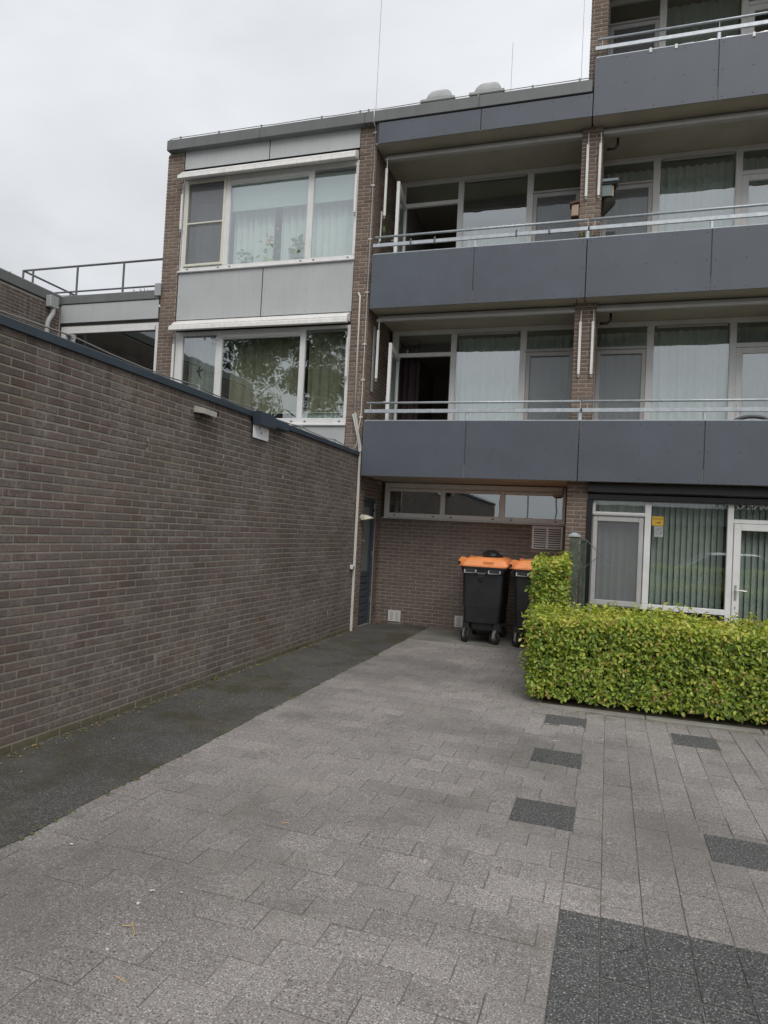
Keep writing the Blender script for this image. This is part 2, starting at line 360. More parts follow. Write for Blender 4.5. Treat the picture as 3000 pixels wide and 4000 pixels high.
def obj(name, mb, mats, parent=None, kind=None, smooth=False, label=None):
    off = wloc(parent) if parent is not None else Vector((0,0,0))
    me = to_mesh(name, mb, mats, off)
    o = bpy.data.objects.new(name, me); COL.objects.link(o)
    if parent is not None: o.parent = parent
    if kind: o['kind'] = kind
    if label: o['label'] = label
    if smooth:
        me.polygons.foreach_set('use_smooth', [True]*len(me.polygons))
    return o
def root(name, loc, label, cat, group=None):
    o = bpy.data.objects.new(name, None); COL.objects.link(o); o.location = loc; o.empty_display_size = 0.2
    o['label'] = label; o['category'] = cat
    if group: o['group'] = group
    return o
def tag(o, label, cat, group=None):
    o['label'] = label; o['category'] = cat
    if group: o['group'] = group
    return o
def copy_tree(o, parent=None):
    c = o.copy(); COL.objects.link(c)
    if parent is not None: c.parent = parent
    for ch in list(o.children): copy_tree(ch, c)
    return c
def B(x0, x1, y0, y1, z0, z1, bev=0.0): return MB().box(x0, x1, y0, y1, z0, z1, 0.5, 0, bev)

# ------------------------------------------------------------------ bricks
PITCH, COURSE, JOINT = 0.22, 0.0627, 0.0135
def brick_rects(u0, u1, z0, z1, holes=(), shift=0.0, pitch=PITCH, course=COURSE, joint=JOINT):
    res = []; nz = int(round((z1-z0)/course))
    for i in range(nz):
        a = z0+i*course; b = a+course-joint
        off = shift+(pitch/2 if i % 2 else 0.0)+rnd.uniform(-.004, .004)
        k = math.floor((u0-off)/pitch)-1
        while True:
            p = off+k*pitch; q = p+pitch-joint; k += 1
            if p > u1: break
            p2, q2 = max(p, u0), min(q, u1)
            segs = [(p2, q2)]
            for (hu0, hu1, hz0, hz1) in holes:
                if b <= hz0+.002 or a >= hz1-.002: continue
                ns = []
                for (s, e) in segs:
                    if e <= hu0 or s >= hu1: ns.append((s, e))
                    else:
                        if s < hu0: ns.append((s, hu0))
                        if e > hu1: ns.append((hu1, e))
                segs = ns
            for (s, e) in segs:
                if e-s > 0.025: res.append((s, e, a, b))
    return res
def brick_verts(L, H, D):
    c = 0.0035; h = L/2; g = H/2
    vs = [(-h,0,-g),(h,0,-g),(h,0,g),(-h,0,g),(-h,-D+c,-g),(h,-D+c,-g),(h,-D+c,g),(-h,-D+c,g),
          (-h+c,-D,-g+c),(h-c,-D,-g+c),(h-c,-D,g-c),(-h+c,-D,g-c)]
    fs = [(0,1,5,4),(1,2,6,5),(2,3,7,6),(3,0,4,7),(4,5,9,8),(5,6,10,9),(6,7,11,10),(7,4,8,11),(8,9,10,11)]
    return vs, fs
VAR = {}
def brick_variant(L, H, m, k):
    key = (round(L, 2), round(H, 3), m, k)
    if key not in VAR:
        rr = random.Random(len(VAR)*77+5); vs, fs = brick_verts(key[0] if abs(L-key[0]) < .004 else L, H, 0.0045+0.003*rr.random())
        vs = [(x+rr.uniform(-.0016,.0016), y, z+rr.uniform(-.0016,.0016)) for x, y, z in vs]
        mb = MB(); mb.add(vs, fs, rr.random()); VAR[key] = to_mesh('brick', mb, m, Vector((0,0,0)))
    return VAR[key]
class Masonry:
    """collects bricks of one building; the largest in view become objects, the rest one mesh"""
    def __init__(s): s.items = []
    def face(s, rects, org, udir, m, parent):
        # udir: horizontal unit vector; outward normal = udir rotated so that local -Y is outward
        rz = math.atan2(udir[1], udir[0])
        for (a, b, c, d) in rects:
            u = (a+b)/2; p = Vector((org[0]+udir[0]*u, org[1]+udir[1]*u, (c+d)/2))
            s.items.append((p, b-a, d-c, rz, m, parent))
    def build(s, thing, limit=300, rest='brickwork'):
        sc = []
        for i, it in enumerate(s.items):
            q = proj(it[0])
            n = Vector((math.sin(it[3]), -math.cos(it[3]), 0))
            face = (EYE-it[0]).normalized().dot(n)
            vis = q is not None and -60 < q[0] < 3060 and -60 < q[1] < 4060 and face > 0
            sc.append((it[1]*it[2]*face/q[2]**2 if vis else 0.0, i))
        sc.sort(reverse=True)
        single = {i for v, i in sc[:limit] if v > 0}
        bulk = {}
        for i, (p, L, H, rz, m, par) in enumerate(s.items):
            if i in single:
                o = bpy.data.objects.new('brick', brick_variant(L, H, m, rnd.randrange(9))); COL.objects.link(o)
                o.parent = par; o.location = p-wloc(par); o.rotation_euler = (0, 0, rz)
            else:
                mb = bulk.setdefault(m, MB()); vs, fs = brick_verts(L, H, 0.0045+rnd.random()*0.003)
                c, sn = math.cos(rz), math.sin(rz)
                mb.add([(p.x+x*c-y*sn, p.y+x*sn+y*c, p.z+z) for x, y, z in vs], fs, rnd.random())
        if bulk:                                             # ONE part, several brick materials
            al = MB(); ms = list(bulk)
            for k, m in enumerate(ms):
                base = len(al.v); al.v += bulk[m].v; al.t += bulk[m].t
                al.f += [tuple(i+base for i in f) for f in bulk[m].f]; al.mi += [k]*len(bulk[m].f)
            obj(rest, al, ms, thing, 'stuff')
# ------------------------------------------------------------------ ground
def struct(name, mb, m, parent=None): return obj(name, mb, m, parent, 'structure')
g = MB(); g.quad((-90,-90,-0.03),(90,-90,-0.03),(90,90,-0.03),(-90,90,-0.03)); struct('ground', g, 'soil')
pav = bpy.data.objects.new('paving', to_mesh('paving', B(-3.9, 9.0, -6.0, 10.30, -0.05, -0.0045), 'joint', Vector((0,0,0)))); COL.objects.link(pav); pav['kind'] = 'structure'
GA = R(-1.1); GO = (0.09, 3.2)
def gpt(x, y):
    c, s = math.cos(GA), math.sin(GA); dx, dy = x-GO[0], y-GO[1]
    return GO[0]+dx*c-dy*s, GO[1]+dx*s+dy*c
class Pav:
    items = []
def paver(x0, x1, y0, y1, m): Pav.items.append((x0, x1, y0, y1, m))
XL = 0.09; CW = 0.1795; RL = 0.275
darks = [(-0.435,-0.07,4.09,4.465),(-0.435,-0.07,5.215,5.575),(-0.435,-0.07,6.38,6.69),(0.648,1.007,4.035,4.395),(0.648,1.007,6.225,6.60),(2.084,2.443,4.6,4.96),(1.366,1.725,2.2,2.5)]
big = (-0.085, 1.9, -1.2, 3.225)
JW = 0.0048
def inside(cx, cy, r): return r[0] < cx < r[1] and r[2] < cy < r[3]
def cut(x0, x1, y0, y1):
    """trim a paver against the black inserts (they take the place of whole pavers)"""
    for d in darks:
        if x1 > d[0]+.012 and x0 < d[1]-.012 and y1 > d[2]+.012 and y0 < d[3]-.012:
            ox = min(x1, d[1])-max(x0, d[0]); oy = min(y1, d[3])-max(y0, d[2])
            opts = [(d[0]-x0, 'r'), (x1-d[1], 'l'), (d[2]-y0, 't'), (y1-d[3], 'b')]
            v, k = max(opts)
            if v < 0.03: return None
            if k == 'r': x1 = d[0]
            elif k == 'l': x0 = d[1]
            elif k == 't': y1 = d[2]
            else: y0 = d[3]
    return x0, x1, y0, y1
y = -1.6; row = 0
while y < 10.28:                                            # left field: courses across the drive
    y1 = min(y+CW, 10.30)
    x = -3.05+(RL/2 if row % 2 else 0.0)
    while x < -0.085:
        x1 = min(x+RL, -0.085)
        if x1-x > .04:
            c = cut(x, x1, y, y1)
            if c and c[1]-c[0] > .03 and c[3]-c[2] > .03: paver(*c, 'paver')
        x += RL
    y = y1; row += 1
for col in range(-1, 34):                                   # right field: columns running away
    x0 = XL+col*CW if col >= 0 else -0.085; x1 = XL+(col+1)*CW
    yy = -1.6-(RL/2 if col % 2 else 0.0)+rnd.uniform(-.02, .02)
    lim = 6.93 if x0 > -0.5 else 10.28
    while yy < lim:
        y1 = min(yy+RL, lim)
        isb = inside((x0+x1)/2, (yy+y1)/2, big)
        if yy < big[3] < y1 and x0 < big[1]-.05:           # clean edge of the black field
            paver(x0, x1, yy, big[3], 'paver_dark'); paver(x0, x1, big[3], y1, 'paver') if y1-big[3] > .03 else None
        else:
            c = cut(x0, x1, yy, y1)
            if c and c[1]-c[0] > .03 and c[3]-c[2] > .03: paver(*c, 'paver_dark' if isb else 'paver')
        yy = y1
for d in darks: paver(*d, 'paver_dark')
def paver_verts(L, W):
    h = L/2-(JW if L >= W else .0078)/2; g2 = W/2-(JW if L >= W else .0098)/2; h = L/2-(.0034 if L < W else JW)/2; c = 0.0025
    vs = [(-h,-g2,-.03),(h,-g2,-.03),(h,g2,-.03),(-h,g2,-.03),(-h,-g2,-c),(h,-g2,-c),(h,g2,-c),(-h,g2,-c),(-h+c,-g2+c,0),(h-c,-g2+c,0),(h-c,g2-c,0),(-h+c,g2-c,0)]
    return vs, [(0,1,5,4),(1,2,6,5),(2,3,7,6),(3,0,4,7),(4,5,9,8),(5,6,10,9),(6,7,11,10),(7,4,8,11),(8,9,10,11)]
PV = {}
def paver_variant(L, W, m, k):
    key = (round(L, 2), round(W, 2), m, k)
    if key not in PV:
        mb = MB(); vs, fs = paver_verts(L, W); mb.add(vs, fs, rnd.random()); PV[key] = to_mesh('paver', mb, m, Vector((0,0,0)))
    return PV[key]
sc = []
for i, (x0, x1, y0, y1, m) in enumerate(Pav.items):
    px, py = gpt((x0+x1)/2, (y0+y1)/2); q = proj((px, py, 0))
    vis = q is not None and -40 < q[0] < 3040 and q[1] < 4060 and px > -2.75
    sc.append(((x1-x0)*(y1-y0)/q[2]**3 if vis else 0.0, i))
sc.sort(reverse=True); single = {i for v, i in sc[:300] if v > 0}
bulk = {'paver': MB(), 'paver_dark': MB()}
for i, (x0, x1, y0, y1, m) in enumerate(Pav.items):
    px, py = gpt((x0+x1)/2, (y0+y1)/2); tz = rnd.uniform(-.0026, .0026); tr = rnd.uniform(-.009, .009)*(1.0 if x1-x0 > y1-y0 else .2)
    if i in single:
        o = bpy.data.objects.new('paver', paver_variant(x1-x0, y1-y0, m, rnd.randrange(8))); COL.objects.link(o); o.parent = pav
        o.location = (px, py, tz); o.rotation_euler = (rnd.uniform(-.008,.008), rnd.uniform(-.008,.008), GA+tr)
    else:
        vs, fs = paver_verts(x1-x0, y1-y0); c, s = math.cos(GA+tr), math.sin(GA+tr)
        bulk[m].add([(px+a*c-b*s, py+a*s+b*c, h+tz) for a, b, h in vs], fs, rnd.random())
al = MB(); al.v = bulk['paver'].v+bulk['paver_dark'].v; al.t = bulk['paver'].t+bulk['paver_dark'].t
nb = len(bulk['paver'].v); al.f = bulk['paver'].f+[tuple(i+nb for i in f) for f in bulk['paver_dark'].f]
al.mi = [0]*len(bulk['paver'].f)+[1]*len(bulk['paver_dark'].f)
obj('paver_field', al, ['paver', 'paver_dark'], pav, 'stuff')
# dark strip along the side wall, the pad under the bins, kerb and hedge bed
st = MB(); ys = [-6+i*0.13 for i in range(140)]
for a, b in zip(ys[:-1], ys[1:]):
    if a >= 11.79: break
    b = min(b, 11.79); e0 = -2.733+.005*math.sin(a*9)+.006*math.sin(a*3.1); e1 = -2.733+.005*math.sin(b*9)+.006*math.sin(b*3.1)
    st.quad((-3.95, a, .006), (e0, a, .006), (e1, b, .006), (-3.95, b, .006), 0.5)
    st.quad((e0, a, -.03), (e1, b, -.03), (e1, b, .006), (e0, a, .006), 0.5)
struct('footpath', st, 'strip')
struct('concrete_pad', B(-2.74, -0.44, 10.30, 11.79, -0.05, 0.004), 'pad')
kb = bpy.data.objects.new('kerb', to_mesh('kerb', B(-0.5, 7.0, 6.965, 7.045, -0.05, -0.008), 'joint', Vector((0,0,0)))); COL.objects.link(kb); kb['kind'] = 'structure'
x = -0.47
while x < 6.9:
    obj('kerb_stone', B(x+.003, x+.997, 6.95, 7.06, -0.05, 0.018+rnd.uniform(-.004,.004), .008), 'concrete', kb); x += 1.0
struct('hedge_bed', B(-0.45, 7.0, 7.06, 8.05, -0.05, 0.006), 'soil')
struct('garden_patio', B(-0.44, 7.0, 8.05, 10.69, -0.05, 0.0), 'pad')

# ------------------------------------------------------------------ garage with the long brick side wall
gar = root('garage', (-3.775, 4.0, 0), 'long low brick garage with a blind side wall and dark blue coping', 'garage')
XW = -3.775
wall = obj('side_wall', B(-3.98, XW-.0105, -3.0, 10.515, -0.1, 2.895), 'mortar_side', gar)
ms = Masonry()
# facing +X: local -Y outward = +X means udir = +Y
slots = [(5.02,5.032), (6.30,6.312), (7.75,7.762), (9.2,9.212)]
holes = [(a-.004, b+.008, 2.29, 2.35) for a, b in slots]+[(a+.3, b+.31, 0.355, 0.415) for a, b in slots]
ms.face(brick_rects(-3.0, 10.515, 0.012, 2.90, holes, 0.03), (XW-.0105, 0, 0), (0, 1), 'brick_side', wall)
ms.face([(a+.0, b+.0, c, d) for a, b, c, d in brick_rects(-3.97, -3.79, 0.012, 2.90)], (0, -2.995, 0), (1, 0), 'brick_side', wall)
ms.build(gar)
sl = MB()
obj('weep_slot', MB().box(XW-.012, XW-.009, 5.02, 5.032, 2.292, 2.345), 'ink', gar)
for a, b in slots[1:]: obj('weep_slot', MB().box(XW-.012, XW-.009, a, b, 2.292, 2.345), 'ink', gar)
for k, (a, b) in enumerate([(-3.02, 2.0), (2.004, 4.86), (4.864, 7.4), (7.404, 10.56)]):
    cp = MB().prism([(XW+.024, 2.886), (XW+.026, 2.945), (XW+.015, 2.952), (-4.06, 2.930), (-4.06, 2.86), (-3.985, 2.86), (-3.985, 2.887)], 'y', a, b)
    obj('coping', cp, 'coping_blue', gar)
obj('roof', B(-10.06, -4.062, -3.0, 10.50, 2.70, 2.84), 'roofing', gar)
obj('rear_wall', B(-10.05, -3.985, -3.01, -2.9, -0.1, 2.70), 'mortar_side', gar)
# boxed covers in the coping, at Y 6.8-7.65
bx = MB().prism([(6.80, 2.945), (7.18, 2.945), (7.21, 2.80), (6.84, 2.80)][::-1], 'x', XW+.027, XW+.13)
obj('coping_cover', bx, 'coping_blue', gar)
bx = MB().box(XW+.027, XW+.10, 7.22, 7.62, 2.83, 2.935, bev=.01)
obj('coping_cover', bx, 'coping_blue', gar)
# lightning wire on small feet
pts = []; feet = [2.4, 4.13, 5.83, 7.0, 8.3, 9.55, 10.42]
for i, a in enumerate(feet):
    pts.append((-3.83, a, 3.015))
    if i < len(feet)-1:
        b = feet[i+1]
        for f in (0.25, 0.5, 0.75): pts.append((-3.83+rnd.uniform(-.012,.012), a+(b-a)*f, 3.015-.028*math.sin(math.pi*f)+rnd.uniform(-.008,.008)))
lw = root('lightning_wire', (-3.83, 2.4, 2.945), 'sagging grey wire on little stands along the dark blue wall coping', 'wire')
obj('wire', MB().tube([(-3.83, -2.5, 3.015)]+pts, .0065, 6), 'wire', lw, smooth=True)
for a in feet:
    f = MB().box(-3.845, -3.815, a-.008, a+.008, 2.955, 3.0); f.box(-3.86, -3.80, a-.03, a+.03, 2.948, 2.957); f.box(-3.842, -3.818, a-.016, a+.016, 3.0, 3.028)
    obj('wire_stand', f, 'pipe', lw)
# overflow spout
sp = root('overflow_spout', (XW, 5.83, 2.73), 'pale grey overflow spout jutting from the brick wall under the dark coping', 'spout')
s = MB().prism([(XW-.02, 2.80), (XW+.12, 2.765), (XW+.12, 2.755), (XW-.02, 2.79)], 'y', 5.70, 5.92)
s.prism([(XW-.02, 2.79), (XW+.12, 2.755), (XW+.118, 2.715), (XW-.02, 2.735)], 'y', 5.70, 5.715); s.prism([(XW-.02, 2.79), (XW+.12, 2.755), (XW+.118, 2.715), (XW-.02, 2.735)], 'y', 5.905, 5.92)
s.box(XW+.112, XW+.122, 5.715, 5.905, 2.712, 2.758)
obj('hood', s, 'spout', sp); obj('outlet', B(XW-.02, XW+.10, 5.935, 5.99, 2.735, 2.785), 'black_gloss', sp); obj('bracket', B(XW-.01, XW+.05, 5.72, 5.77, 2.675, 2.735), 'ink', sp)
# white notice plate
npz = root('notice_plate', (XW, 7.04, 2.66), 'small white plate with tiny red and blue marks fixed under the coping', 'plate')
obj('plate', B(XW+.022, XW+.028, 6.85, 7.225, 2.655, 2.812), 'white', npz)
for (yy, zz) in ((6.99, 2.785), (7.045, 2.735)):
    m = MB().prism([(yy-.013, zz), (yy+.013, zz), (yy+.009, zz-.014), (yy, zz-.02), (yy-.009, zz-.014)], 'x', XW+.0282, XW+.0292); obj('blue_mark', m, 'blue_ink', npz)
    m = MB().prism([(yy-.009, zz+.004), (yy+.009, zz+.004), (yy+.006, zz+.013), (yy-.006, zz+.013)], 'x', XW+.0282, XW+.0292); obj('red_mark', m, 'red_ink', npz)
for (yy, zz) in ((6.863, 2.80), (7.212, 2.80), (6.863, 2.667), (7.212, 2.667)): obj('screw', B(XW+.028, XW+.031, yy-.004, yy+.004, zz-.004, zz+.004), 'ink', npz)

# ------------------------------------------------------------------ annex on the left
ann = root('annex_building', (-10.07, 7.0, 0), 'two storey brick annex with grey coping and a light panel above a dark window', 'building')
aw = obj('flank_wall', B(-10.4, -10.0805, 2.85, 10.52, -0.1, 5.70), 'mortar_front', ann)
ma = Masonry(); ma.face(brick_rects(2.85, 10.48, 2.85, 5.69, (), 0.1), (-10.0805, 0, 0), (0, 1), 'brick_side', aw)
ma.face(brick_rects(-10.38, -10.085, 2.85, 5.69), (0, 2.8605, 0), (1, 0), 'brick_side', aw)
ma.build(ann)
obj('coping', B(-10.42, -10.05, 2.83, 10.478, 5.715, 5.90, .008), 'coping', ann)
obj('coping', B(-10.42, -7.85, 10.48, 10.8, 5.735, 5.90, .008), 'coping', ann)
obj('roof', B(-16, -7.85, 10.805, 16, 5.55, 5.70), 'roofing', ann); obj('roof', B(-16, -10.42, 2.85, 10.80, 5.55, 5.70), 'roofing', ann)
obj('fascia_panel', B(-10.065, -7.85, 10.50, 10.52, 5.375, 5.725), 'panel_light', ann)
obj('end_wall', B(-16, -10.41, 2.86, 3.0, -0.1, 5.54), 'mortar_front', ann)
fw = MB()
for q in ((-10.06,-9.96,2.85,5.31),(-7.90,-7.84,2.85,5.31),(-9.958,-7.902,5.25,5.31)): fw.box(q[0], q[1], 10.535, 10.60, q[2], q[3])
win = obj('window', fw, 'alu', ann)
obj('pane', B(-9.955, -7.905, 10.585, 10.59, 2.87, 5.248), 'glass_low', win)
obj('ventilation_bar', B(-9.955, -7.92, 10.53, 10.58, 5.175, 5.246), 'alu', win)
rm = MB()
for q in ((-10.06,-7.83,14.0,14.05,2.8,5.5),(-10.3,-10.07,10.62,14,2.8,5.5),(-7.82,-7.75,10.62,14,2.8,5.5),(-10.06,-7.83,10.62,14,5.32,5.5),(-10.06,-7.83,10.62,14,2.7,2.8)): rm.box(*q)
obj('room', rm, 'room', ann)
# roof rail
rr_ = obj('roof_railing', MB().tube([(-7.85,10.62,6.53),(-11.18,10.62,6.53),(-11.18,15.0,6.53)], .022, 8), 'rail_dark', ann)
obj('lower_rail', MB().tube([(-7.85,10.62,6.03),(-11.18,10.62,6.03),(-11.18,15.0,6.03)], .018, 8), 'rail_dark', rr_)
for (px, py) in ((-8.76,10.62),(-9.84,10.62),(-10.93,10.62),(-11.18,10.62),(-11.18,11.9),(-11.18,13.2)):
    obj('post', MB().tube([(px,py,5.7),(px,py,6.53)], .02, 8), 'rail_dark', rr_)
obj('wall_bracket', B(-7.93, -7.80, 10.46, 10.50, 5.78, 6.02, .01), 'pipe', rr_)
wl = root('lightning_wire', (-10.2, 8.0, 5.9), 'thin wire on clips along the grey coping of the annex', 'wire')
obj('wire', MB().tube([(-10.2, 3, 5.965),(-10.2, 7, 5.96),(-10.2, 10.6, 5.96),(-9.3,10.7,5.965),(-7.9, 10.7, 5.985)], .006, 6), 'wire', wl)
for (px, py) in ((-10.2,5),(-10.2,7.5),(-10.2,9.4),(-9.0,10.7),(-8.1,10.7)): obj('clip', B(px-.012,px+.012,py-.012,py+.012,5.90,5.975), 'wire', wl)
dp = root('downpipe', (-10.02, 10.17, 2.85), 'pale grey rain pipe with square hopper on the annex flank wall', 'rain pipe')
obj('hopper', B(-10.045, -9.93, 10.09, 10.30, 5.57, 5.79, .01), 'pipe', dp)
obj('pipe', MB().tube([(-9.985,10.22,5.57),(-9.985,10.22,5.47),(-9.99,10.14,5.33),(-9.99,10.11,5.24),(-9.99,10.11,2.85)], .045, 12), 'pipe', dp, smooth=True)
wd = MB()
for k in range(26):
    a = rnd.uniform(0, 6.28); l = rnd.uniform(.05,.14); bx0 = -8.45+rnd.uniform(-.14,.14)
    wd.add([(bx0,10.72,5.9),(bx0+l*.4*math.cos(a)+.012,10.72+l*.3*math.sin(a),5.9+l*.6),(bx0+l*.8*math.cos(a),10.72+l*.6*math.sin(a),5.9+l),(bx0+l*.4*math.cos(a)-.012,10.72+l*.3*math.sin(a)+.01,5.9+l*.62)],[(0,1,2,3)],rnd.random())
tag(obj('weed_tuft', wd, 'leaf'), 'small green weed growing behind the annex coping near the corner pier', 'plant')
# ------------------------------------------------------------------ apartment building
apt = root('apartment_building', (-3.7, 10.5, 0), 'brick apartment block with anthracite balcony fronts, light grey panels and white framed windows', 'building')
mb_ = Masonry()
ZS = (2.565, 5.325, 8.09, 10.85)                  # undersides of the floor slabs
def pier(x0, x1, y0, y1, z0, z1, m, mm, left=True, right=True, front=True, shift=0.0):
    e = .0105
    core = obj('brick_pier', B(x0+(e if left else 0), x1-(e if right else 0), y0+e, y1, z0, z1), mm, apt)
    if front: mb_.face(brick_rects(x0, x1, z0+.004, z1-.004, (), x0+shift), (0, y0+e, 0), (1, 0), m, core)
    if right: mb_.face(brick_rects(y0+.004, y1-.01, z0+.004, z1-.004, (), y0+.11), (x1-e, 0, 0), (0, 1), m, core)
    if left: mb_.face([(-b, -a, c, d) for a, b, c, d in brick_rects(y0+.004, y1-.01, z0+.004, z1-.004, (), y0+.11)], (x0+e, 0, 0), (0, -1), m, core)
    return core
pier(-7.84, -7.485, 10.52, 10.9, 2.85, 8.452, 'brick_front', 'mortar_front')
pier(-4.045, -3.74, 10.52, 11.84, 2.952, 8.452, 'brick_front', 'mortar_front', left=False)
# foot of the second pier beside the side door
c_ = obj('brick_pier', B(-3.95, -3.7655, 10.53, 10.85, 0.0, 2.952), 'mortar_back', apt)
mb_.face(brick_rects(10.53, 10.85, 0.012, 2.94, (), 10.53), (-3.7655, 0, 0), (0, 1), 'brick_front', c_)
c_ = obj('brick_pier', B(-3.95, -3.7655, 11.53, 11.84, 0.0, 2.56), 'mortar_back', apt)
mb_.face(brick_rects(11.53, 11.77, 0.012, 2.55, (), 11.53), (-3.7655, 0, 0), (0, 1), 'brick_back', c_)
c_ = obj('brick_pier', B(-3.95, -3.7655, 10.852, 11.528, 2.24, 2.56), 'mortar_back', apt)
mb_.face(brick_rects(10.852, 11.528, 2.26, 2.55, (), 10.85), (-3.7655, 0, 0), (0, 1), 'brick_back', c_)
for x0 in (-0.43, 2.99, 6.41):
    for k in range(3 if x0 < 0 else 4):
        z0 = (0.0, ZS[0]+.2, ZS[1]+.2, ZS[2]+.2)[k]; z1 = ZS[k]
        pier(x0, x0+.32, 10.70, 11.86, z0, z1, 'brick_front', 'mortar_front', left=False)
pier(-0.37, -0.11, 10.56, 11.86, 8.30, 10.85, 'brick_front', 'mortar_front', left=True, shift=.05)
# back wall of the open ground floor recess
bw = obj('recess_wall', B(-3.76, -0.44, 11.7905, 11.95, 0.0, 1.90), 'mortar_back', apt)
vent_h = (-1.03, -0.50, 1.44, 1.90); soldier = (-1.05, -0.50, 1.335, 1.44)
rects = brick_rects(-3.76, -0.435, 0.012, 1.895, [vent_h, soldier, (-3.515,-3.275,.05,.25), (-2.295,-2.135,.05,.25)], 0.06)
mb_.face(rects, (0, 11.7905, 0), (1, 0), 'brick_back', bw)
mb_.face([(-1.05+i*.0615, -1.05+i*.0615+.051, 1.34, 1.435) for i in range(9)], (0, 11.7905, 0), (1, 0), 'brick_back', bw)
mb_.build(apt)

# --- generic window: members in the facade plane -> ONE frame mesh, panes and sashes as children
def window(bars, panes, Y, fm='alu', depth=.07, gm='glass', name='window', sills=()):
    m = MB()
    for (a, b, c, d) in bars: m.box(a, b, Y, Y+depth, c, d, bev=.006)
    wo = obj(name, m, fm, apt)
    for (a, b, c, d) in panes: obj('pane', B(a-.004, b+.004, Y+.03, Y+.036, c-.004, d+.004), gm, wo)
    for (a, b, c, d, out) in sills: obj('sill', B(a, b, Y-out, Y+.02, c, d, .006), 'alu', wo)
    return wo
def curtain(x0, x1, z0, z1, y, amp, wl, m, wo, name='curtain', seed=0):
    rr = random.Random(seed*31+int(x0*100)); n = max(8, int((x1-x0)/wl*8)); ph = 0; vs = []; fs = []; ts = []
    for i in range(n+1):
        x = x0+(x1-x0)*i/n; ph += 2*math.pi/8*(0.75+0.5*rr.random())
        a = amp*(0.7+0.6*rr.random()); yy = y+a*math.sin(ph)
        vs += [(x, yy, z0), (x+.3*a*math.sin(ph*.5), y+(yy-y)*.55, z1)]
    for i in range(n): fs.append((2*i, 2*i+2, 2*i+3, 2*i+1))
    mb = MB(); mb.add(vs, fs, 0.5); return obj(name, mb, m, wo, smooth=True)
def room(x0, x1, y0, y1, z0, z1):
    m = MB(); t = .04
    m.box(x0-t, x0, y0, y1, z0, z1); m.box(x1, x1+t, y0, y1, z0, z1); m.box(x0-t, x1+t, y1, y1+t, z0-t, z1+t); m.box(x0-t, x1+t, y0, y1, z0-t, z0); m.box(x0-t, x1+t, y0, y1, z1, z1+t)
    return obj('room', m, 'room', apt)
def rivets(panel, x0, x1, z0, z1, y, nx=4, rows=3, rm_='rivet'):
    m = MB()
    for i in range(nx+1):
        for k in range(rows):
            cx = x0+.05+(x1-x0-.10)*i/nx; cz = z0+.05+(z1-z0-.10)*k/max(1, rows-1); r = .0105
            m.add([(cx, y-.005, cz)]+[(cx+r*math.cos(a*math.pi/3), y, cz+r*math.sin(a*math.pi/3)) for a in range(6)], [(0, 1+a, 1+(a+1) % 6) for a in range(6)])
    obj('rivet_heads', m, rm_, panel, 'stuff')
def panel(x0, x1, z0, z1, y, m, parent, nx=4, rows=3, t=.012):
    p = obj('cladding_panel', B(x0, x1, y, y+t, z0, z1, .003), m, parent); rivets(p, x0, x1, z0, z1, y-.0004, nx, rows, 'rivet_light' if m == 'panel_light' else 'rivet'); return p

# --- left bay: two storeys of wide windows between light panels
LX0, LX1 = -7.47, -4.055
XM = -5.75
obj('bay_backing', B(-7.49, -4.04, 10.575, 10.62, 5.05, 6.24), 'ink', apt)
obj('bay_backing', B(-7.49, -4.04, 10.575, 10.62, 7.80, 8.45), 'ink', apt)
obj('bay_backing', B(-7.49, -4.04, 10.575, 10.62, 2.60, 3.42), 'ink', apt)
panel(LX0, XM-.008, 8.125, 8.485, 10.525, 'panel_light', apt, 3, 2); panel(XM+.008, LX1, 8.125, 8.485, 10.525, 'panel_light', apt, 3, 2)
panel(LX0, XM-.008, 5.32, 6.185, 10.525, 'panel_light', apt, 4, 3); panel(XM+.008, LX1, 5.32, 6.185, 10.525, 'panel_light', apt, 4, 3)
panel(LX0, LX1, 2.90, 3.385, 10.525, 'panel_light', apt, 4, 2)
WY = 10.53
w1 = window([(-7.45,-7.36,6.22,7.92),(-4.10,-4.052,6.29,7.92),(-6.59,-6.485,6.29,7.92),(-4.97,-4.865,6.29,7.92),(-7.36,-4.052,6.22,6.29),(-7.36,-6.59,7.87,7.92),(-6.485,-4.97,7.745,7.83),(-4.865,-4.10,7.83,7.92),(-6.485,-4.97,7.83,7.92)],
            [(-6.485,-4.97,6.29,7.745),(-4.865,-4.10,6.29,7.83),(-7.36,-6.59,6.29,7.87)], WY, sills=[(-7.485,-4.05,6.188,6.218,.05)])
sf = MB()
for q in ((-7.385,-7.345,6.30,7.87),(-6.62,-6.58,6.30,7.87),(-7.345,-6.62,6.30,6.345),(-7.345,-6.62,7.83,7.87),(-7.345,-6.62,7.075,7.105)): sf.box(q[0], q[1], WY-.025, WY+.004, q[2], q[3], bev=.006)
scr = obj('screen_sash', sf, 'cream', w1); obj('insect_screen', MB().quad((-7.345,WY-.012,6.345),(-6.62,WY-.012,6.345),(-6.62,WY-.012,7.83),(-7.345,WY-.012,7.83)), 'screen', w1)
obj('ventilation_bar', B(-6.47, -4.985, WY-.02, WY, 7.765, 7.82, .006), 'alu', w1)
for x in (-7.30,-6.66,-6.43,-5.04,-4.80,-4.17): obj('drain_slot', B(x-.018, x+.018, WY-.0035, WY-.001, 6.245, 6.262), 'ink', w1)
curtain(-6.55, -5.72, 6.3, 7.45, WY+.30, .045, .13, 'curtain', w1, seed=1); curtain(-5.6, -4.06, 6.3, 7.45, WY+.30, .045, .13, 'curtain', w1, seed=2)
curtain(-7.40, -6.62, 6.25, 7.6, WY+.3, .03, .12, 'curtain_grey', w1, seed=3)
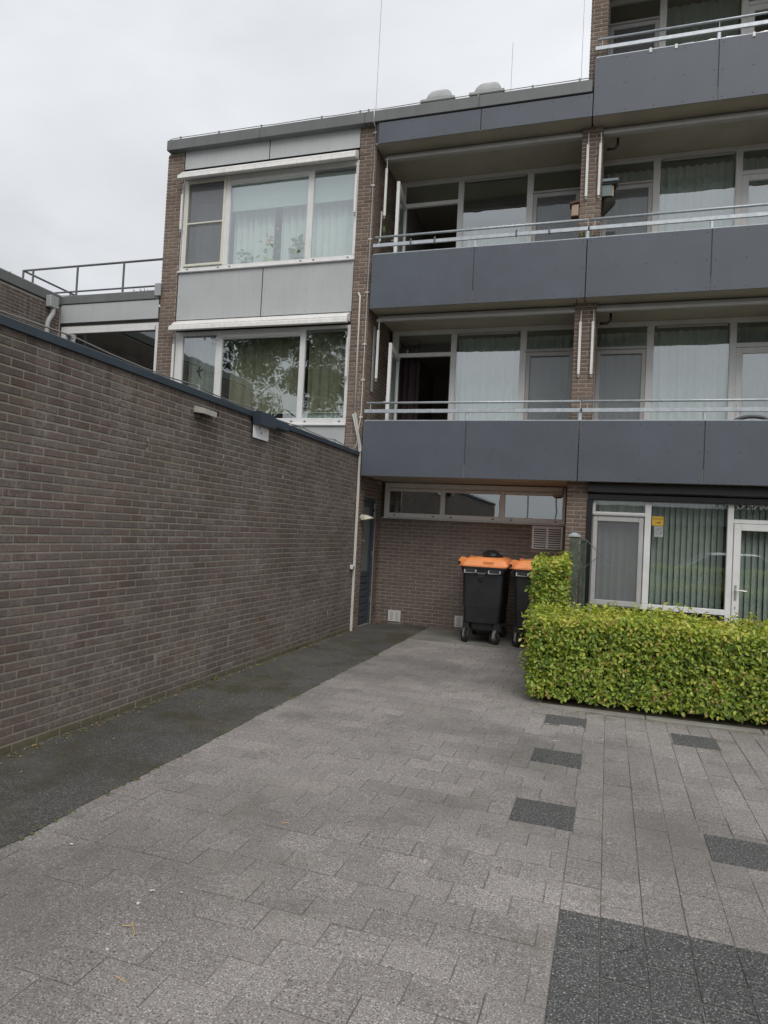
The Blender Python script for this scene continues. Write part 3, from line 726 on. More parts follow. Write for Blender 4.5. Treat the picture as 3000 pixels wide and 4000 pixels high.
obj('blind', B(-6.5, -4.96, WY+.11, WY+.115, 7.30, 7.9), 'blind', w1); obj('blind', B(-4.88, -4.08, WY+.11, WY+.115, 7.30, 7.9), 'blind', w1)
w2 = window([(-7.45,-7.30,3.42,5.10),(-4.105,-4.052,3.52,5.10),(-6.61,-6.485,3.52,5.10),(-4.965,-4.87,3.52,5.10),(-7.30,-4.052,3.42,3.52),(-7.30,-6.61,5.03,5.10),(-6.485,-4.965,4.945,5.03),(-4.87,-4.105,5.05,5.10),(-6.485,-4.965,5.03,5.10)],
            [(-7.30,-6.61,3.52,5.03),(-6.485,-4.965,3.52,4.945),(-4.87,-4.105,3.52,5.05)], WY, sills=[(-7.47,-4.05,3.388,3.418,.04)])
obj('ventilation_bar', B(-6.47, -4.98, WY-.02, WY, 4.965, 5.022, .006), 'alu', w2)
for x in (-7.2,-6.7,-6.4,-5.05,-4.80,-4.17): obj('drain_slot', B(x-.018, x+.018, WY-.0035, WY-.001, 3.455, 3.475), 'ink', w2)
curtain(-4.9, -4.08, 3.66, 5.05, WY+.25, .03, .16, 'curtain_beige', w2, seed=4); curtain(-6.46, -4.95, 3.66, 5.0, WY+.28, .02, .2, 'curtain_beige', w2, seed=5)
curtain(-7.35, -6.65, 3.55, 5.0, WY+.3, .04, .15, 'curtain_grey', w2, seed=6)
curtain(-5.1, -4.08, 3.45, 3.62, WY+.16, .02, .09, 'curtain', w2, seed=14)
obj('curtain_rail', B(-5.5, -4.07, WY+.12, WY+.14, 3.625, 3.645), 'cream', w2)
room(-7.46, -4.06, 10.63, 14.2, 5.56, 8.2); room(-7.46, -4.06, 10.63, 14.2, 2.8, 5.3)
for x in (-7.484, -4.051): obj('reveal', B(x, x+.012 if x < -5 else x+.008, 10.54, 10.66, 6.2, 8.1), 'alu', w1); obj('reveal', B(x, x+.012 if x < -5 else x+.008, 10.54, 10.66, 3.4, 5.3), 'alu', w2)
def awning(x0, x1, zt, h, y0, y1, ax, az0, az1, m='awning_white', arm='awning_white', ay=None, big=False):
    c = MB().prism(([(y1, zt), (y1-.10, zt-.05), (y1-.165, zt-.105), (y1-.18, zt-.125), (y1-.16, zt-.15), (y1, zt-.16)] if big else [(y1, zt), (y0+.05, zt-.02), (y0+.02, zt-h*.55), (y0+.02, zt-h*.62), (y1, zt-h*.75)]), 'x', x0, x1)
    a = obj('awning', c, m, apt)
    f = MB().prism(([(y1-.185, zt-.135), (y1-.215, zt-.16), (y1-.225, zt-.225), (y1-.19, zt-.24), (y1-.155, zt-.215), (y1-.15, zt-.16)] if big else [(y0+.018, zt-h*.60), (y0, zt-h*.66), (y0, zt-h*.96), (y0+.05, zt-h), (y0+.07, zt-h*.75)]), 'x', x0-.02, x1+.02); obj('front_bar', f, m, a)
    y = ay if ay is not None else y0+.06
    for x in ax:
        t = MB().box(x-.02, x+.02, y-.015, y+.02, az0, az1, bev=.006)
        t.tube([(x+.006, y, az1-.01), (x+.006, y, az1+.12), (x+.004, y+.01, zt-h*.9)], .007, 6)
        ao = obj('awning_arm', t, arm, a); obj('arm_tip', B(x-.013, x+.013, y-.012, y+.018, az0-.045, az0-.012, .006), 'pipe', a)
    return a
awning(-7.44, -4.06, 8.075, .26, 10.28, 10.52, (-7.455, -4.068), 6.98, 7.64, ay=10.47, big=True)
awning(-7.44, -4.06, 5.305, .26, 10.28, 10.52, (-7.455, -4.068), 4.20, 4.87, ay=10.47, big=True)

# --- parapet, fascia and roof of the lower part
for k, (a, b) in enumerate(((-7.80,-5.9),(-5.896,-3.95),(-3.946,-2.03),(-2.026,-0.305))): obj('parapet_coping', B(a, b, 10.40, 10.60, 8.455, 8.645, .006), 'coping', apt)
panel(-3.69, -1.992, 8.082, 8.435, 10.42, 'panel_dark', apt, 3, 2); panel(-1.98, -0.292, 8.082, 8.435, 10.42, 'panel_dark', apt, 3, 2)
obj('fascia_core', B(-3.735, -0.29, 10.436, 10.60, 8.10, 8.45), 'ink', apt)
obj('roof', B(-7.80, -0.375, 10.605, 16, 8.30, 8.50), 'roofing', apt)
obj('end_wall', B(-7.80, -7.70, 10.905, 16, 2.85, 8.29), 'mortar_front', apt)
for x0 in (-3.18, -2.33):
    dm = MB(); dm.box(x0, x0+.56, 11.15, 11.75, 8.50, 9.21); up = obj('roof_light', dm, 'rail_dark', apt)
    obj('rim', B(x0-.02, x0+.58, 11.13, 11.77, 9.165, 9.21, .006), 'pipe', up)
    rings = []
    for k in range(7):
        a = k/6*math.pi/2; s_ = math.cos(a)*.97+.03; hh = .29*math.sin(a)
        rings.append([(x0+.28+(p[0])*s_, 11.45+(p[1])*s_, 9.21+hh) for p in rrect(-.24, .24, -.26, .26, 0, .07, 3)])
    obj('dome', MB().loft(rings), 'pipe', up, smooth=True)
for (x, y, z0, z1) in ((-3.79, 10.50, 8.64, 13.0), (-1.84, 12.5, 8.5, 10.98), (-0.57, 12.5, 8.5, 13.2)):
    obj('lightning_rod', MB().tube([(x, y, z0), (x, y, z1)], .004, 6), 'pipe', apt)
pts = [(-7.77, 10.43, 8.66), (-7.72, 10.44, 8.685)]
cl = [-7.55,-6.75,-5.9,-4.75,-4.05,-3.9,-3.0,-2.05,-1.2,-0.5]
for i, a in enumerate(cl): pts += [(a, 10.45, 8.70), (a+.3, 10.45, 8.695+rnd.uniform(-.012,.004))]
pts[-1] = (-.31, 10.45, 8.70)
lc = obj('lightning_wire', MB().tube(pts, .006, 6), 'wire', apt, smooth=True)
for a in cl: obj('clip', B(a-.012, a+.012, 10.44, 10.465, 8.645, 8.715), 'wire', lc)
# cable down the second pier, conduit and trunking
cb = root('down_cable', (-3.73, 10.47, 2.95), 'thin pale cable clipped down the front of the middle brick pier', 'cable')
obj('cable', MB().tube([(-3.775,10.385,8.70),(-3.775,10.385,8.44),(-3.775,10.505,8.42),(-3.775,10.505,3.6),(-3.78,10.503,3.5),(-3.81,10.503,3.3),(-3.815,10.503,3.16),(-3.835,10.503,3.03),(-3.865,10.50,3.015),(-3.89,10.45,3.02)], .0085, 6), 'white_pvc', cb, smooth=True)
for z in (8.33, 7.43, 6.52, 5.62, 4.75, 4.15, 3.53): obj('clip', B(-3.808, -3.742, 10.492, 10.512, z-.012, z+.012, .004), 'white_pvc', cb)
cn = root('cable_conduit', (-3.735, 10.5, 0), 'long off white conduit from the ground up the wall corner and pier', 'conduit')
obj('upper_pipe', MB().tube([(-3.93,10.50,5.62),(-3.895,10.49,5.56),(-3.885,10.49,3.58)], .016, 8), 'white_pvc', cn, smooth=True)
tk = MB().prism([(-3.915,3.575),(-3.855,3.60),(-3.785,3.25),(-3.722,3.02),(-3.722,2.955),(-3.765,2.95),(-3.80,3.15)], 'y', 10.462, 10.505)
obj('trunking', tk, 'white_pvc', cn)
obj('trunking_lid', MB().prism([(-3.885,3.592),(-3.872,3.598),(-3.742,3.02),(-3.752,3.0)], 'y', 10.457, 10.461), 'pipe', cn)
obj('lower_pipe', B(-3.772, -3.732, 10.475, 10.514, 0.0, 2.95, .006), 'white_pvc', cn)

# --- balconies
def railing(x0, x1, z, y, parent, posts, rods, clampx=()):
    r = obj('railing', MB().box(x0-.03, x1+.03, y-.012, y+.018, z+.14, z+.20, bev=.004), 'galv', parent)
    obj('handrail', MB().tube([(x0, y, z+.305), (x1, y, z+.305)], .019, 10), 'galv', r, smooth=True)
    for x in posts: obj('post', MB().box(x-.028, x+.028, y-.008, y+.03, z-.005, z+.14, bev=.012), 'galv', r)
    for x in rods: obj('rod', MB().tube([(x, y, z+.20), (x, y, z+.305)], .006, 6), 'galv', r)
    for x in clampx:
        obj('clamp', MB().box(x-.012, x+.012, y-.03, y+.02, z+.13, z+.235, bev=.004), 'rail_dark', r)
    return r
def balcony(x0, x1, k, clamps=(), clipx=()):
    zb = ZS[k]
    b = obj('balcony', B(x0+.006, x1-.006, 10.438, 11.74, zb, zb+.20), 'soffit', apt)
    xm = (x0+x1)/2
    panel(x0+.006, xm-.006, zb-.01, zb+.888, 10.42, 'panel_dark', b); panel(xm+.006, x1-.006, zb-.01, zb+.888, 10.42, 'panel_dark', b)
    obj('top_trim', B(x0+.02, x1-.001, 10.425, 10.465, zb+.889, zb+.905, .003), 'galv', b)
    obj('inner_lining', B(x0+.02, x1-.02, 10.436, 10.46, zb+.201, zb+.885), 'panel_dark', b)
    railing(x0+.03, x1, zb+.885, 10.46, b, [xm, x1], [x0+.10, xm, x1], clamps)
    for x in clipx: obj('panel_hook', B(x-.02, x+.02, 10.408, 10.47, zb+.84, zb+.912, .006), 'awning_white', b)
    # drip groove line and joint strip of the soffit
    obj('soffit_joint', B(x1-.13, x1-.12, 10.50, 11.7, zb-.004, zb-.001), 'ink', b)
    return b
def bwindow(x0, k, flip, Y=11.72, opened=False, curt=None, gm='glass', lite=False):
    """balcony front: full height door and tall panes, from the floor to the slab above"""
    zf = ZS[k]+.2 if k >= 0 else 0.0; zt = ZS[k+1]
    def X(a, b): return (x0+a, x0+b) if not flip else (x0+3.42-b, x0+3.42-a)
    h = zt-.075; tb = zt-.41
    L = []
    def bar(a, b, c, d): L.append((*X(a, b), c, d))
    bar(.03,.14,zf,zt); bar(1.12,1.22,zf,h); bar(2.34,2.45,zf,h); bar(3.235,3.30,zf,h); bar(.14,3.30,h,zt)
    bar(.14,1.12,tb-.07,tb); bar(2.45,3.235,tb-.05,tb)
    bar(1.22,2.34,zf,zf+.10)
    P = [(*X(.14,1.12),tb,h), (*X(1.22,2.34),zf+.10,h), (*X(2.45,3.235),tb,h)]
    wo = window(L, P, Y, 'alu' if k < 2 else 'alu', gm=gm)
    a, b = X(1.26, 2.30); obj('ventilation_bar', B(a, b, Y-.015, Y+.002, h-.055, h-.008, .005), 'alu_grey', wo)
    # screened sash
    a, b = X(2.455, 3.23); q = MB()
    for s in ((a, a+.065, zf+.02, tb-.055), (b-.065, b, zf+.02, tb-.055), (a+.065, b-.065, zf+.02, zf+.10), (a+.065, b-.065, tb-.125, tb-.055)): q.box(s[0], s[1], Y-.012, Y+.02, s[2], s[3], bev=.006)
    so = obj('screen_door', q, 'alu_grey', wo); obj('insect_screen', MB().quad((a+.065,Y+.004,zf+.10),(b-.065,Y+.004,zf+.10),(b-.065,Y+.004,tb-.125),(a+.065,Y+.004,tb-.125)), 'screen', wo)
    obj('pane', B(a, b, Y+.045, Y+.05, zf+.02, tb-.05), gm, wo); obj('drip_bar', B(a-.02, b+.01, Y-.04, Y-.001, tb-.052, tb-.022, .006), 'alu_grey', wo)
    # door leaf
    a, b = X(.14, 1.12); zd = tb-.075
    d = MB(); wd_ = b-a
    for s in ((0, .095, zf+.02, zd), (wd_-.095, wd_, zf+.02, zd), (.095, wd_-.095, zf+.02, zf+.14), (.095, wd_-.095, zd-.095, zd)): d.box(s[0], s[1], -.028, .028, s[2], s[3], bev=.006)
    gl = B(.09, wd_-.09, -.003, .003, zf+.14, zd-.09); hd = MB().box(wd_-.07, wd_-.025, -.04, -.028, zf+.93, zf+1.17, bev=.004); hd.tube([(wd_-.048,-.04,zf+1.08),(wd_-.048,-.075,zf+1.08),(wd_-.17,-.078,zf+1.08)], .009, 8)
    ang = R(-82) if opened else 0.0
    def place(m):
        c, s = math.cos(ang), math.sin(ang); r = MB(); r.f = m.f; r.t = m.t; r.mi = m.mi
        if flip and not opened: r.v = [(b-x, Y+.03+y, z) for x, y, z in m.v]
        else: r.v = [(a+.012+x*c-y*s, Y+.02+x*s+y*c, z) for x, y, z in m.v]
        return r
    do = obj('balcony_door', place(d), 'alu', wo); obj('door_pane', place(gl), gm, wo); obj('door_handle', place(hd), 'steel', wo)
    ra, rb = X(.03, 3.30); room(ra, rb, Y+.08, 15.0, zf-.002, zt-.002)
    if curt:
        for i, (u, v, m, dz, amp) in enumerate(curt): a2, b2 = X(u, v); curtain(a2, b2, zf+.05, zt-dz, Y+.24, amp, .13, m, wo, seed=k*7+i)
    return wo
BX = (-3.70, -0.285, 3.135, 6.555)
balcony(BX[0], BX[1], 0); balcony(BX[0], BX[1], 1, (-3.05,-2.65,-1.35,-0.85))
balcony(BX[1], BX[2], 0); balcony(BX[1], BX[2], 1); balcony(BX[1], BX[2], 2, (), (0.50, 0.85, 1.87)); obj('balcony', B(BX[1], BX[2], 10.44, 11.74, ZS[3], ZS[3]+.2), 'soffit', apt)
balcony(BX[2], BX[3], 0); balcony(BX[2], BX[3], 1); balcony(BX[2], BX[3], 2); obj('balcony', B(BX[2], BX[3], 10.44, 11.74, ZS[3], ZS[3]+.2), 'soffit', apt)
obj('soffit', B(-3.735, -0.30, 10.605, 11.74, 8.09, 8.295), 'soffit', apt); obj('soffit_edge', B(-3.735, -0.30, 10.437, 10.604, 8.086, 8.099), 'soffit', apt)
bwindow(BX[0], 0, False, opened=True, curt=[(1.2,2.4,'curtain',.12,.06),(2.4,3.25,'curtain',.12,.04),(.12,.5,'curtain_wine',.1,.035)])
bwindow(BX[0], 1, False, opened=True, curt=[(1.2,2.4,'curtain',.85,.06),(2.4,3.25,'curtain_grey',.5,.03)])
bwindow(BX[1], 0, True, curt=[(1.2,2.4,'curtain',.12,.06),(2.4,3.25,'curtain',.12,.04),(.12,1.15,'curtain_grey',.1,.04)])
bwindow(BX[1], 1, True, curt=[(1.2,2.4,'curtain',.12,.055),(2.4,3.25,'curtain',.12,.04),(.12,1.15,'curtain',.1,.05)])
bwindow(BX[1], 2, True, curt=[(1.2,2.4,'curtain_grey',.12,.04),(2.4,3.25,'curtain_grey',.5,.02)])
for k in (0, 1, 2): bwindow(BX[2], k, False, curt=[(1.2,2.4,'curtain',.12,.055)])
def bawning(x0, x1, k):
    zt = ZS[k]-.005
    a = awning(x0+.06, x1-.04, zt, .13, 10.72, 10.86, (x0+.10, x1-.055), ZS[k]-1.12, ZS[k]-.30, 'alu_grey', 'awning_white', 10.665)
    return a
bawning(BX[0], BX[1], 2); bawning(BX[0], BX[1], 1); bawning(BX[1]+.03, BX[2], 2); bawning(BX[1]+.03, BX[2], 1); bawning(BX[1]+.03, BX[2], 3)
# floor slabs under the bays where the building closes, ground bands and back
obj('rear_wall', B(-7.8, 10, 16.0, 16.2, 0, 11.0), 'mortar_front', apt)
obj('tower_roof', B(-0.37, 10, 11.745, 16, 10.86, 11.05), 'roofing', apt)
obj('tower_side_wall', B(-0.365, -0.30, 11.87, 16, 8.51, 10.85), 'mortar_front', apt)

# --- ground floor strip window, vents, side door
GY = 11.74
sw = window([(-3.68,-3.59,1.925,2.55),(-0.54,-0.49,2.01,2.55),(-2.64,-2.56,2.01,2.46),(-1.59,-1.50,2.01,2.46),(-3.59,-0.49,1.925,2.01),(-3.59,-0.54,2.46,2.55)],
            [(-3.59,-2.64,2.01,2.40),(-2.56,-1.59,2.01,2.40),(-1.50,-0.54,2.01,2.40)], GY, 'alu', gm='glass_strip', sills=[(-3.72,-0.485,1.902,1.922,.035)])
for a, b in ((-3.585,-2.645),(-2.555,-1.595),(-1.495,-0.545)): obj('ventilation_bar', B(a, b, GY-.012, GY+.04, 2.40, 2.455, .005), 'alu', sw)
for x in (-3.48,-2.76,-2.44,-1.70,-1.38,-0.64): obj('drain_slot', B(x-.022, x+.022, GY-.0035, GY-.001, 1.955, 1.975, 0), 'rail_dark', sw)
room(-3.66, -0.50, 11.96, 15, 0.0, 2.55)
obj('lamp_shade', MB().box(-3.54,-3.40,12.6,12.7,2.29,2.34), 'amber', sw); obj('lamp_shade', MB().box(-2.45,-2.26,13.0,13.1,2.46,2.50), 'amber', sw)
def vent(x0, x1, z0, z1, Y, n, m, two=True, t=.02):
    f = MB(); xm = (x0+x1)/2
    for q in ((x0,x0+.03,z0,z1),(x1-.03,x1,z0,z1),(x0+.03,x1-.03,z0,z0+.022),(x0+.03,x1-.03,z1-.022,z1)): f.box(q[0], q[1], Y-t, Y, q[2], q[3], bev=.003)
    if two: f.box(xm-.02, xm+.02, Y-t, Y, z0+.022, z1-.022)
    v = obj('vent_grille', f, m, apt)
    obj('backing', B(x0+.004, x1-.004, Y+.002, Y+.01, z0+.004, z1-.004), 'ink', v)
    halves = [(x0+.03, xm-.02), (xm+.02, x1-.03)] if two else [(x0+.03, x1-.03)]
    for k in range(n):
        h = (z1-z0-.05)/n; z = z0+.025+k*h
        for a, b in halves:
            sl_ = MB().prism([(Y-t*.2, z+h*.45), (Y-t*1.25, z+h*.40), (Y-t*1.05, z+h*.78), (Y-t*.2, z+h*1.0)], 'x', a, b); obj('slat', sl_, m, v)
vent(-1.02, -0.515, 1.495, 1.888, 11.775, 9, 'alu'); vent(-3.51, -3.28, 0.05, 0.245, 11.775, 8, 'awning_white', t=.014); vent(-2.29, -2.14, 0.05, 0.245, 11.775, 8, 'awning_white', False, t=.012)
DX = -3.83
fr_ = MB()
for q in ((10.852,10.91,0.02,2.238),(11.47,11.528,0.02,2.238),(10.91,11.47,2.17,2.238)): fr_.box(DX-.03, DX+.05, q[0], q[1], q[2], q[3], bev=.004)
sdr = obj('side_door', fr_, 'door_blue', apt)
lf = MB()
for q in ((10.912,11.00,0.03,2.168),(11.38,11.468,0.03,2.168),(11.0,11.38,2.08,2.168),(11.0,11.38,0.86,0.95)): lf.box(DX-.01, DX+.025, q[0], q[1], q[2], q[3], bev=.004)
obj('door_leaf', lf, 'door_blue', sdr); obj('door_pane', B(DX, DX+.008, 11.0, 11.38, 0.95, 2.08), 'frost', sdr)
for k in range(7): obj('board', MB().box(DX-.008, DX+.018, 11.0, 11.38, 0.035+k*.118, 0.035+k*.118+.108, bev=.006), 'door_blue', sdr)
obj('door_backing', B(DX-.02, DX-.012, 10.99, 11.39, 0.03, 0.88), 'ink', sdr)
obj('threshold', B(DX-.04, DX+.05, 10.852, 11.528, 0.0, .02), 'concrete', sdr)
for z in (0.45, 1.25, 1.95, 2.10): obj('hinge', B(DX+.05, DX+.062, 11.462, 11.476, z-.045, z+.045, .003), 'steel', sdr)
obj('door_knob', MB().tube([(DX+.02,10.96,1.48),(DX+.075,10.96,1.48)], .022, 10), 'steel', sdr)
# --- right hand ground floor flat behind the hedge
RY = 10.78
bx_ = MB().prism([(RY, 2.555), (10.63, 2.545), (10.62, 2.42), (10.66, 2.40), (RY, 2.39)], 'x', -0.135, 3.08); shb = obj('shutter_box', bx_, 'black_gloss', apt)
obj('shutter_valance', B(-0.13, 3.08, 10.70, 10.76, 2.30, 2.395, .01), 'black_gloss', shb); obj('shutter_guide', B(-0.135, -0.052, 10.70, 10.79, 0, 2.30), 'black_gloss', shb); obj('shutter_guide', B(2.99, 3.075, 10.70, 10.79, 0, 2.30), 'black_gloss', shb)
gw = window([(-0.05,-0.005,0.0,2.32),(0.70,0.79,0.78,2.32),(1.82,1.90,0.0,2.32),(2.86,2.95,0.0,2.32),(-0.005,0.70,2.07,2.13),(-0.005,0.70,0.70,0.78),(0.79,1.82,0.70,0.78),(0.70,0.79,0.70,0.78),(1.90,2.86,2.03,2.09),(-0.005,0.70,2.30,2.32),(0.79,1.82,2.30,2.32),(1.90,2.86,2.30,2.32)],
            [(-0.005,0.70,2.13,2.30),(0.79,1.82,0.78,2.30),(1.90,2.86,2.09,2.30)], RY, 'alu', gm='glass_low')
obj('plinth', B(-0.005, 1.82, RY+.01, RY+.06, 0.0, 0.698), 'black_gloss', gw)
q = MB()
for s in ((-.035,.03,.72,2.065),(.62,.685,.72,2.065),(.03,.62,.72,.80),(.03,.62,1.985,2.065)): q.box(s[0], s[1], RY-.03, RY-.002, s[2], s[3], bev=.006)
obj('screen_door', q, 'alu_grey', gw); obj('insect_screen', MB().quad((.03,RY-.015,.80),(.62,RY-.015,.80),(.62,RY-.015,1.985),(.03,RY-.015,1.985)), 'screen', gw); obj('pane', B(0, .69, RY+.035, RY+.041, .78, 2.07), 'glass_low', gw)
obj('drip_bar', B(-.04, .70, RY-.055, RY-.002, 2.07, 2.10, .006), 'alu_grey', gw)
q = MB()
for s in ((1.905,2.0,.03,2.025),(2.76,2.855,.03,2.025),(2.0,2.76,.03,.14),(2.0,2.76,1.93,2.025)): q.box(s[0], s[1], RY-.012, RY+.05, s[2], s[3], bev=.006)
dr = obj('garden_door', q, 'alu', gw); obj('door_pane', B(1.995, 2.765, RY+.02, RY+.026, .13, 1.935), 'glass_low', gw)
q = MB().box(1.935, 1.965, RY-.022, RY-.012, .93, 1.15, bev=.004); q.tube([(1.95,RY-.02,1.075),(1.95,RY-.065,1.075),(2.085,RY-.068,1.07)], .010, 8); obj('door_handle', q, 'steel', gw)
obj('lock', B(1.942, 1.958, RY-.016, RY-.012, .80, .845, .003), 'steel', gw)
curtain(-0.02, 0.72, .75, 2.3, RY+.16, .045, .10, 'curtain', gw, seed=21)
for x0_, x1_, s_ in ((0.78, 1.84, 22), (1.9, 2.87, 23)):
    x = x0_; i = 0
    while x < x1_:                                        # vertical slats, each turned a little
        wv = .089; a = R(rnd.uniform(22, 34)); dx = wv/2*math.cos(a); dy = wv/2*math.sin(a)
        obj('blind_slat', MB().quad((x-dx, RY+.2-dy, .12 if s_ == 23 else .76), (x+dx, RY+.2+dy, .12 if s_ == 23 else .76), (x+dx, RY+.2+dy, 2.3), (x-dx, RY+.2-dy, 2.3)), 'curtain_grey', gw); x += .082
room(-0.06, 2.96, RY+.08, 14.5, 0.0, 2.56)
obj('side_infill', B(2.96, 3.08, RY, RY+.08, 0, 2.4), 'black_gloss', apt)
gw2 = window([(3.33,3.40,0,2.5),(4.4,4.5,0,2.5),(5.5,5.6,0,2.5),(6.35,6.41,0,2.5),(3.40,6.35,2.42,2.5),(3.40,6.35,0.0,.7)], [(3.40,4.4,.7,2.42),(4.5,5.5,.7,2.42),(5.6,6.35,.7,2.42)], RY, 'alu', gm='glass_low'); room(3.32, 6.42, RY+.08, 14.5, 0.0, 2.55)
# ------------------------------------------------------------------ wheeled bins
def make_bin():
    r = root('wheeled_bin', (0, 0, 0), 'x', 'wheeled bin', 'black wheeled bins with orange lids')
    # local: x -0.31..0.31 is the narrow side seen from the drive, y 0..1.15 runs to the wall, z up
    def sec(a0, a1, b0, b1, z, rad): return rrect(a0, a1, b0, b1, z, rad, 4)
    b = MB().loft([sec(-.245,.245,.07,1.06,.31,.05), sec(-.275,.275,.035,1.09,.325,.06), sec(-.285,.285,.02,1.11,.56,.06), sec(-.292,.292,.017,1.115,.565,.06), sec(-.31,.31,0,1.14,1.075,.055), sec(-.318,.318,-.012,1.15,1.082,.055), sec(-.335,.36,-.022,1.17,1.15,.05), sec(-.345,.375,-.03,1.18,1.165,.05), sec(-.345,.375,-.03,1.18,1.185,.05)])
    b.loft([sec(-.15,.17,.10,1.02,.19,.05), sec(-.18,.20,.08,1.04,.22,.06), sec(-.19,.21,.07,1.05,.33,.06)])
    obj('body', b, 'black', r, smooth=False)
    lid = MB().loft([sec(-.34,.37,-.035,1.185,1.188,.05), sec(-.335,.385,-.034,1.184,1.21,.05), sec(-.325,.378,-.022,1.172,1.235,.06), sec(-.29,.35,.0,1.15,1.285,.06), sec(-.25,.30,.05,1.10,1.318,.07), sec(-.12,.26,.12,1.03,1.332,.07)])
    lo = obj('lid', lid, 'orange', r)
    m = MB(); m.box(.005,.165,-.030,.01,1.222,1.282, bev=.008); m.box(.03,.14,-.036,-.028,1.258,1.272,bev=.003); obj('grip', m, 'orange', lo)
    m = MB(); m.box(.335,.382,.45,.72,1.222,1.268, bev=.01); obj('grip', m, 'orange', lo)
    for y in (.04, .97):
        e = MB().prism([(-.395,1.185),(-.39,1.27),(-.355,1.325),(-.305,1.32),(-.20,1.28),(-.24,1.20)][::-1], 'y', y, y+.13); obj('hinge_ear', e, 'orange', lo)
        obj('hinge_pin', MB().tube([(-.375,y-.03,1.235),(-.375,y+.16,1.235)], .024, 10), 'black', lo)
    obj('slot', MB().box(-.10,.20,.30,.85,1.326,1.3345,bev=.003), 'ink', lo)
    for x in (-.255, .115):
        hb = MB().tube([(x-.02,-.02,1.135),(x-.02,-.045,1.10),(x-.02,-.05,1.09),(x+.15,-.05,1.09),(x+.15,-.045,1.10),(x+.15,-.02,1.135)], .011, 8); h_ = obj('handle', hb, 'pipe', r, smooth=True)
        obj('recess', B(x-.005,x+.135,-.026,-.0225,1.10,1.155,.003), 'ink', h_)
    t = MB().prism([(-.11,1.10),(.07,1.10),(.035,1.075),(.025,1.02),(.02,.985),(-.02,.97),(-.05,.985),(-.06,1.02),(-.07,1.075)], 'y', -.025, .01); tr = obj('lifting_plate', t, 'black', r)
    obj('trunnion', MB().tube([(-.02,-.02,1.035),(-.02,-.06,1.035)], .022, 12), 'black', tr); obj('plate_edge', MB().prism([(-.105,1.10),(.065,1.10),(.035,1.078),(-.075,1.078)], 'y', -.032, -.0255), 'rail_dark', tr)
    for (x, y, a) in ((-.235,.10,38),(.235,.10,55),(-.235,1.0,20),(.235,1.0,70)):
        c, s = math.cos(R(a)), math.sin(R(a))           # axle direction
        def P(u, v, z): return (x+u*c-v*s, y+u*s+v*c, z)
        tp = MB(); n = 20; rings = []
        for (u, rr_) in ((-.022,.088),(-.024,.096),(-.012,.102),(.012,.102),(.024,.096),(.022,.088)):
            rings.append([P(u, rr_*math.cos(2*math.pi*k/n)+.03, .102+rr_*math.sin(2*math.pi*k/n)) for k in range(n)])
        tp.loft(rings); wh = obj('wheel', tp, 'rubber', r)
        rm_ = MB().loft([[P(u, .045*math.cos(2*math.pi*k/12)+.03, .102+.045*math.sin(2*math.pi*k/12)) for k in range(12)] for u in (-.027, .027)]); obj('hub', rm_, 'rail_dark', wh)
        fk = MB()
        for sgn in (-1, 1):
            u = .034*sgn
            fk.loft([[P(u-.003, .015, .10), P(u+.003, .015, .10), P(u+.003, .045, .10), P(u-.003, .045, .10)], [P(u-.003, -.03, .235), P(u+.003, -.03, .235), P(u+.003, .05, .235), P(u-.003, .05, .235)]])
        fk.tube([P(-.042,.03,.102), P(.042,.03,.102)], .012, 8); obj('fork', fk, 'pipe', wh)
        pl_ = MB().box(x-.06, x+.06, y-.05, y+.05, .235, .247); pl_.box(x-.05, x+.05, y-.045, y+.045, .247, .33); obj('castor_plate', pl_, 'black', wh)
    return r
bin1 = make_bin(); bin2 = copy_tree(bin1)
bin1.location = (-1.62, 10.405, 0.004); bin1.rotation_euler.z = R(1.0); bin1['label'] = 'black bin with orange lid and a black sack on top, nearer the side door'
bin2.location = (-0.825, 10.37, 0.004); bin2.rotation_euler.z = R(-1.5); bin2['label'] = 'black bin with orange lid half hidden behind the clipped hedge'
rings = []
for k in range(7):
    t = k/6; rr_ = (1-t**2.2)**.5; ring = []
    for j in range(14):
        a = 2*math.pi*j/14; q = 1+.16*math.sin(3*a+k)+.08*rnd.uniform(-1,1)
        ring.append((-1.575+.155*rr_*q*math.cos(a)+.012, 10.93+.22*rr_*q*math.sin(a), 1.325+.12*t*(1+.1*math.sin(2*a))))
    rings.append(ring)
tag(obj('rubbish_sack', MB().loft(rings), 'bag'), 'crumpled black rubbish sack bulging out of the open bin lid', 'sack')

# ------------------------------------------------------------------ hedges
def leaves(n, sampler, size, tfun):
    P = np.zeros((n, 3)); NR = np.zeros((n, 3))
    for i in range(n): p, nr_ = sampler(); P[i] = p; NR[i] = nr_
    base = np.array([[0,0,0],[.42,.30,.05],[.42,0,-.05],[.42,-.30,.05],[.80,.22,.02],[.80,0,-.06],[.80,-.22,.02],[1.12,0,-.02]])
    faces = [(0,2,1),(0,3,2),(1,2,5,4),(2,3,6,5),(4,5,7),(5,6,7)]
    V = []; T = np.zeros(n)
    for i in range(n):
        up = NR[i]+nrs.normal(0,.55,3)+np.array([0,0,.35]); up /= np.linalg.norm(up)
        d = nrs.normal(0,1,3)+np.array([0,0,-.25])+NR[i]*.3; d -= up*d.dot(up); d /= np.linalg.norm(d); s_ = np.cross(up, d)
        sz = size*(.62+.7*nrs.rand()); b = base*sz
        V.append(P[i]+b[:,0:1]*d+b[:,1:2]*s_+b[:,2:3]*up); T[i] = tfun(P[i])
    V = np.concatenate(V); mb = MB(); mb.v = [tuple(v) for v in V]; mb.t = list(np.repeat(T, 8))
    for i in range(n): mb.f += [tuple(k+8*i for k in f) for f in faces]
    mb.mi = [0]*len(mb.f)
    return mb
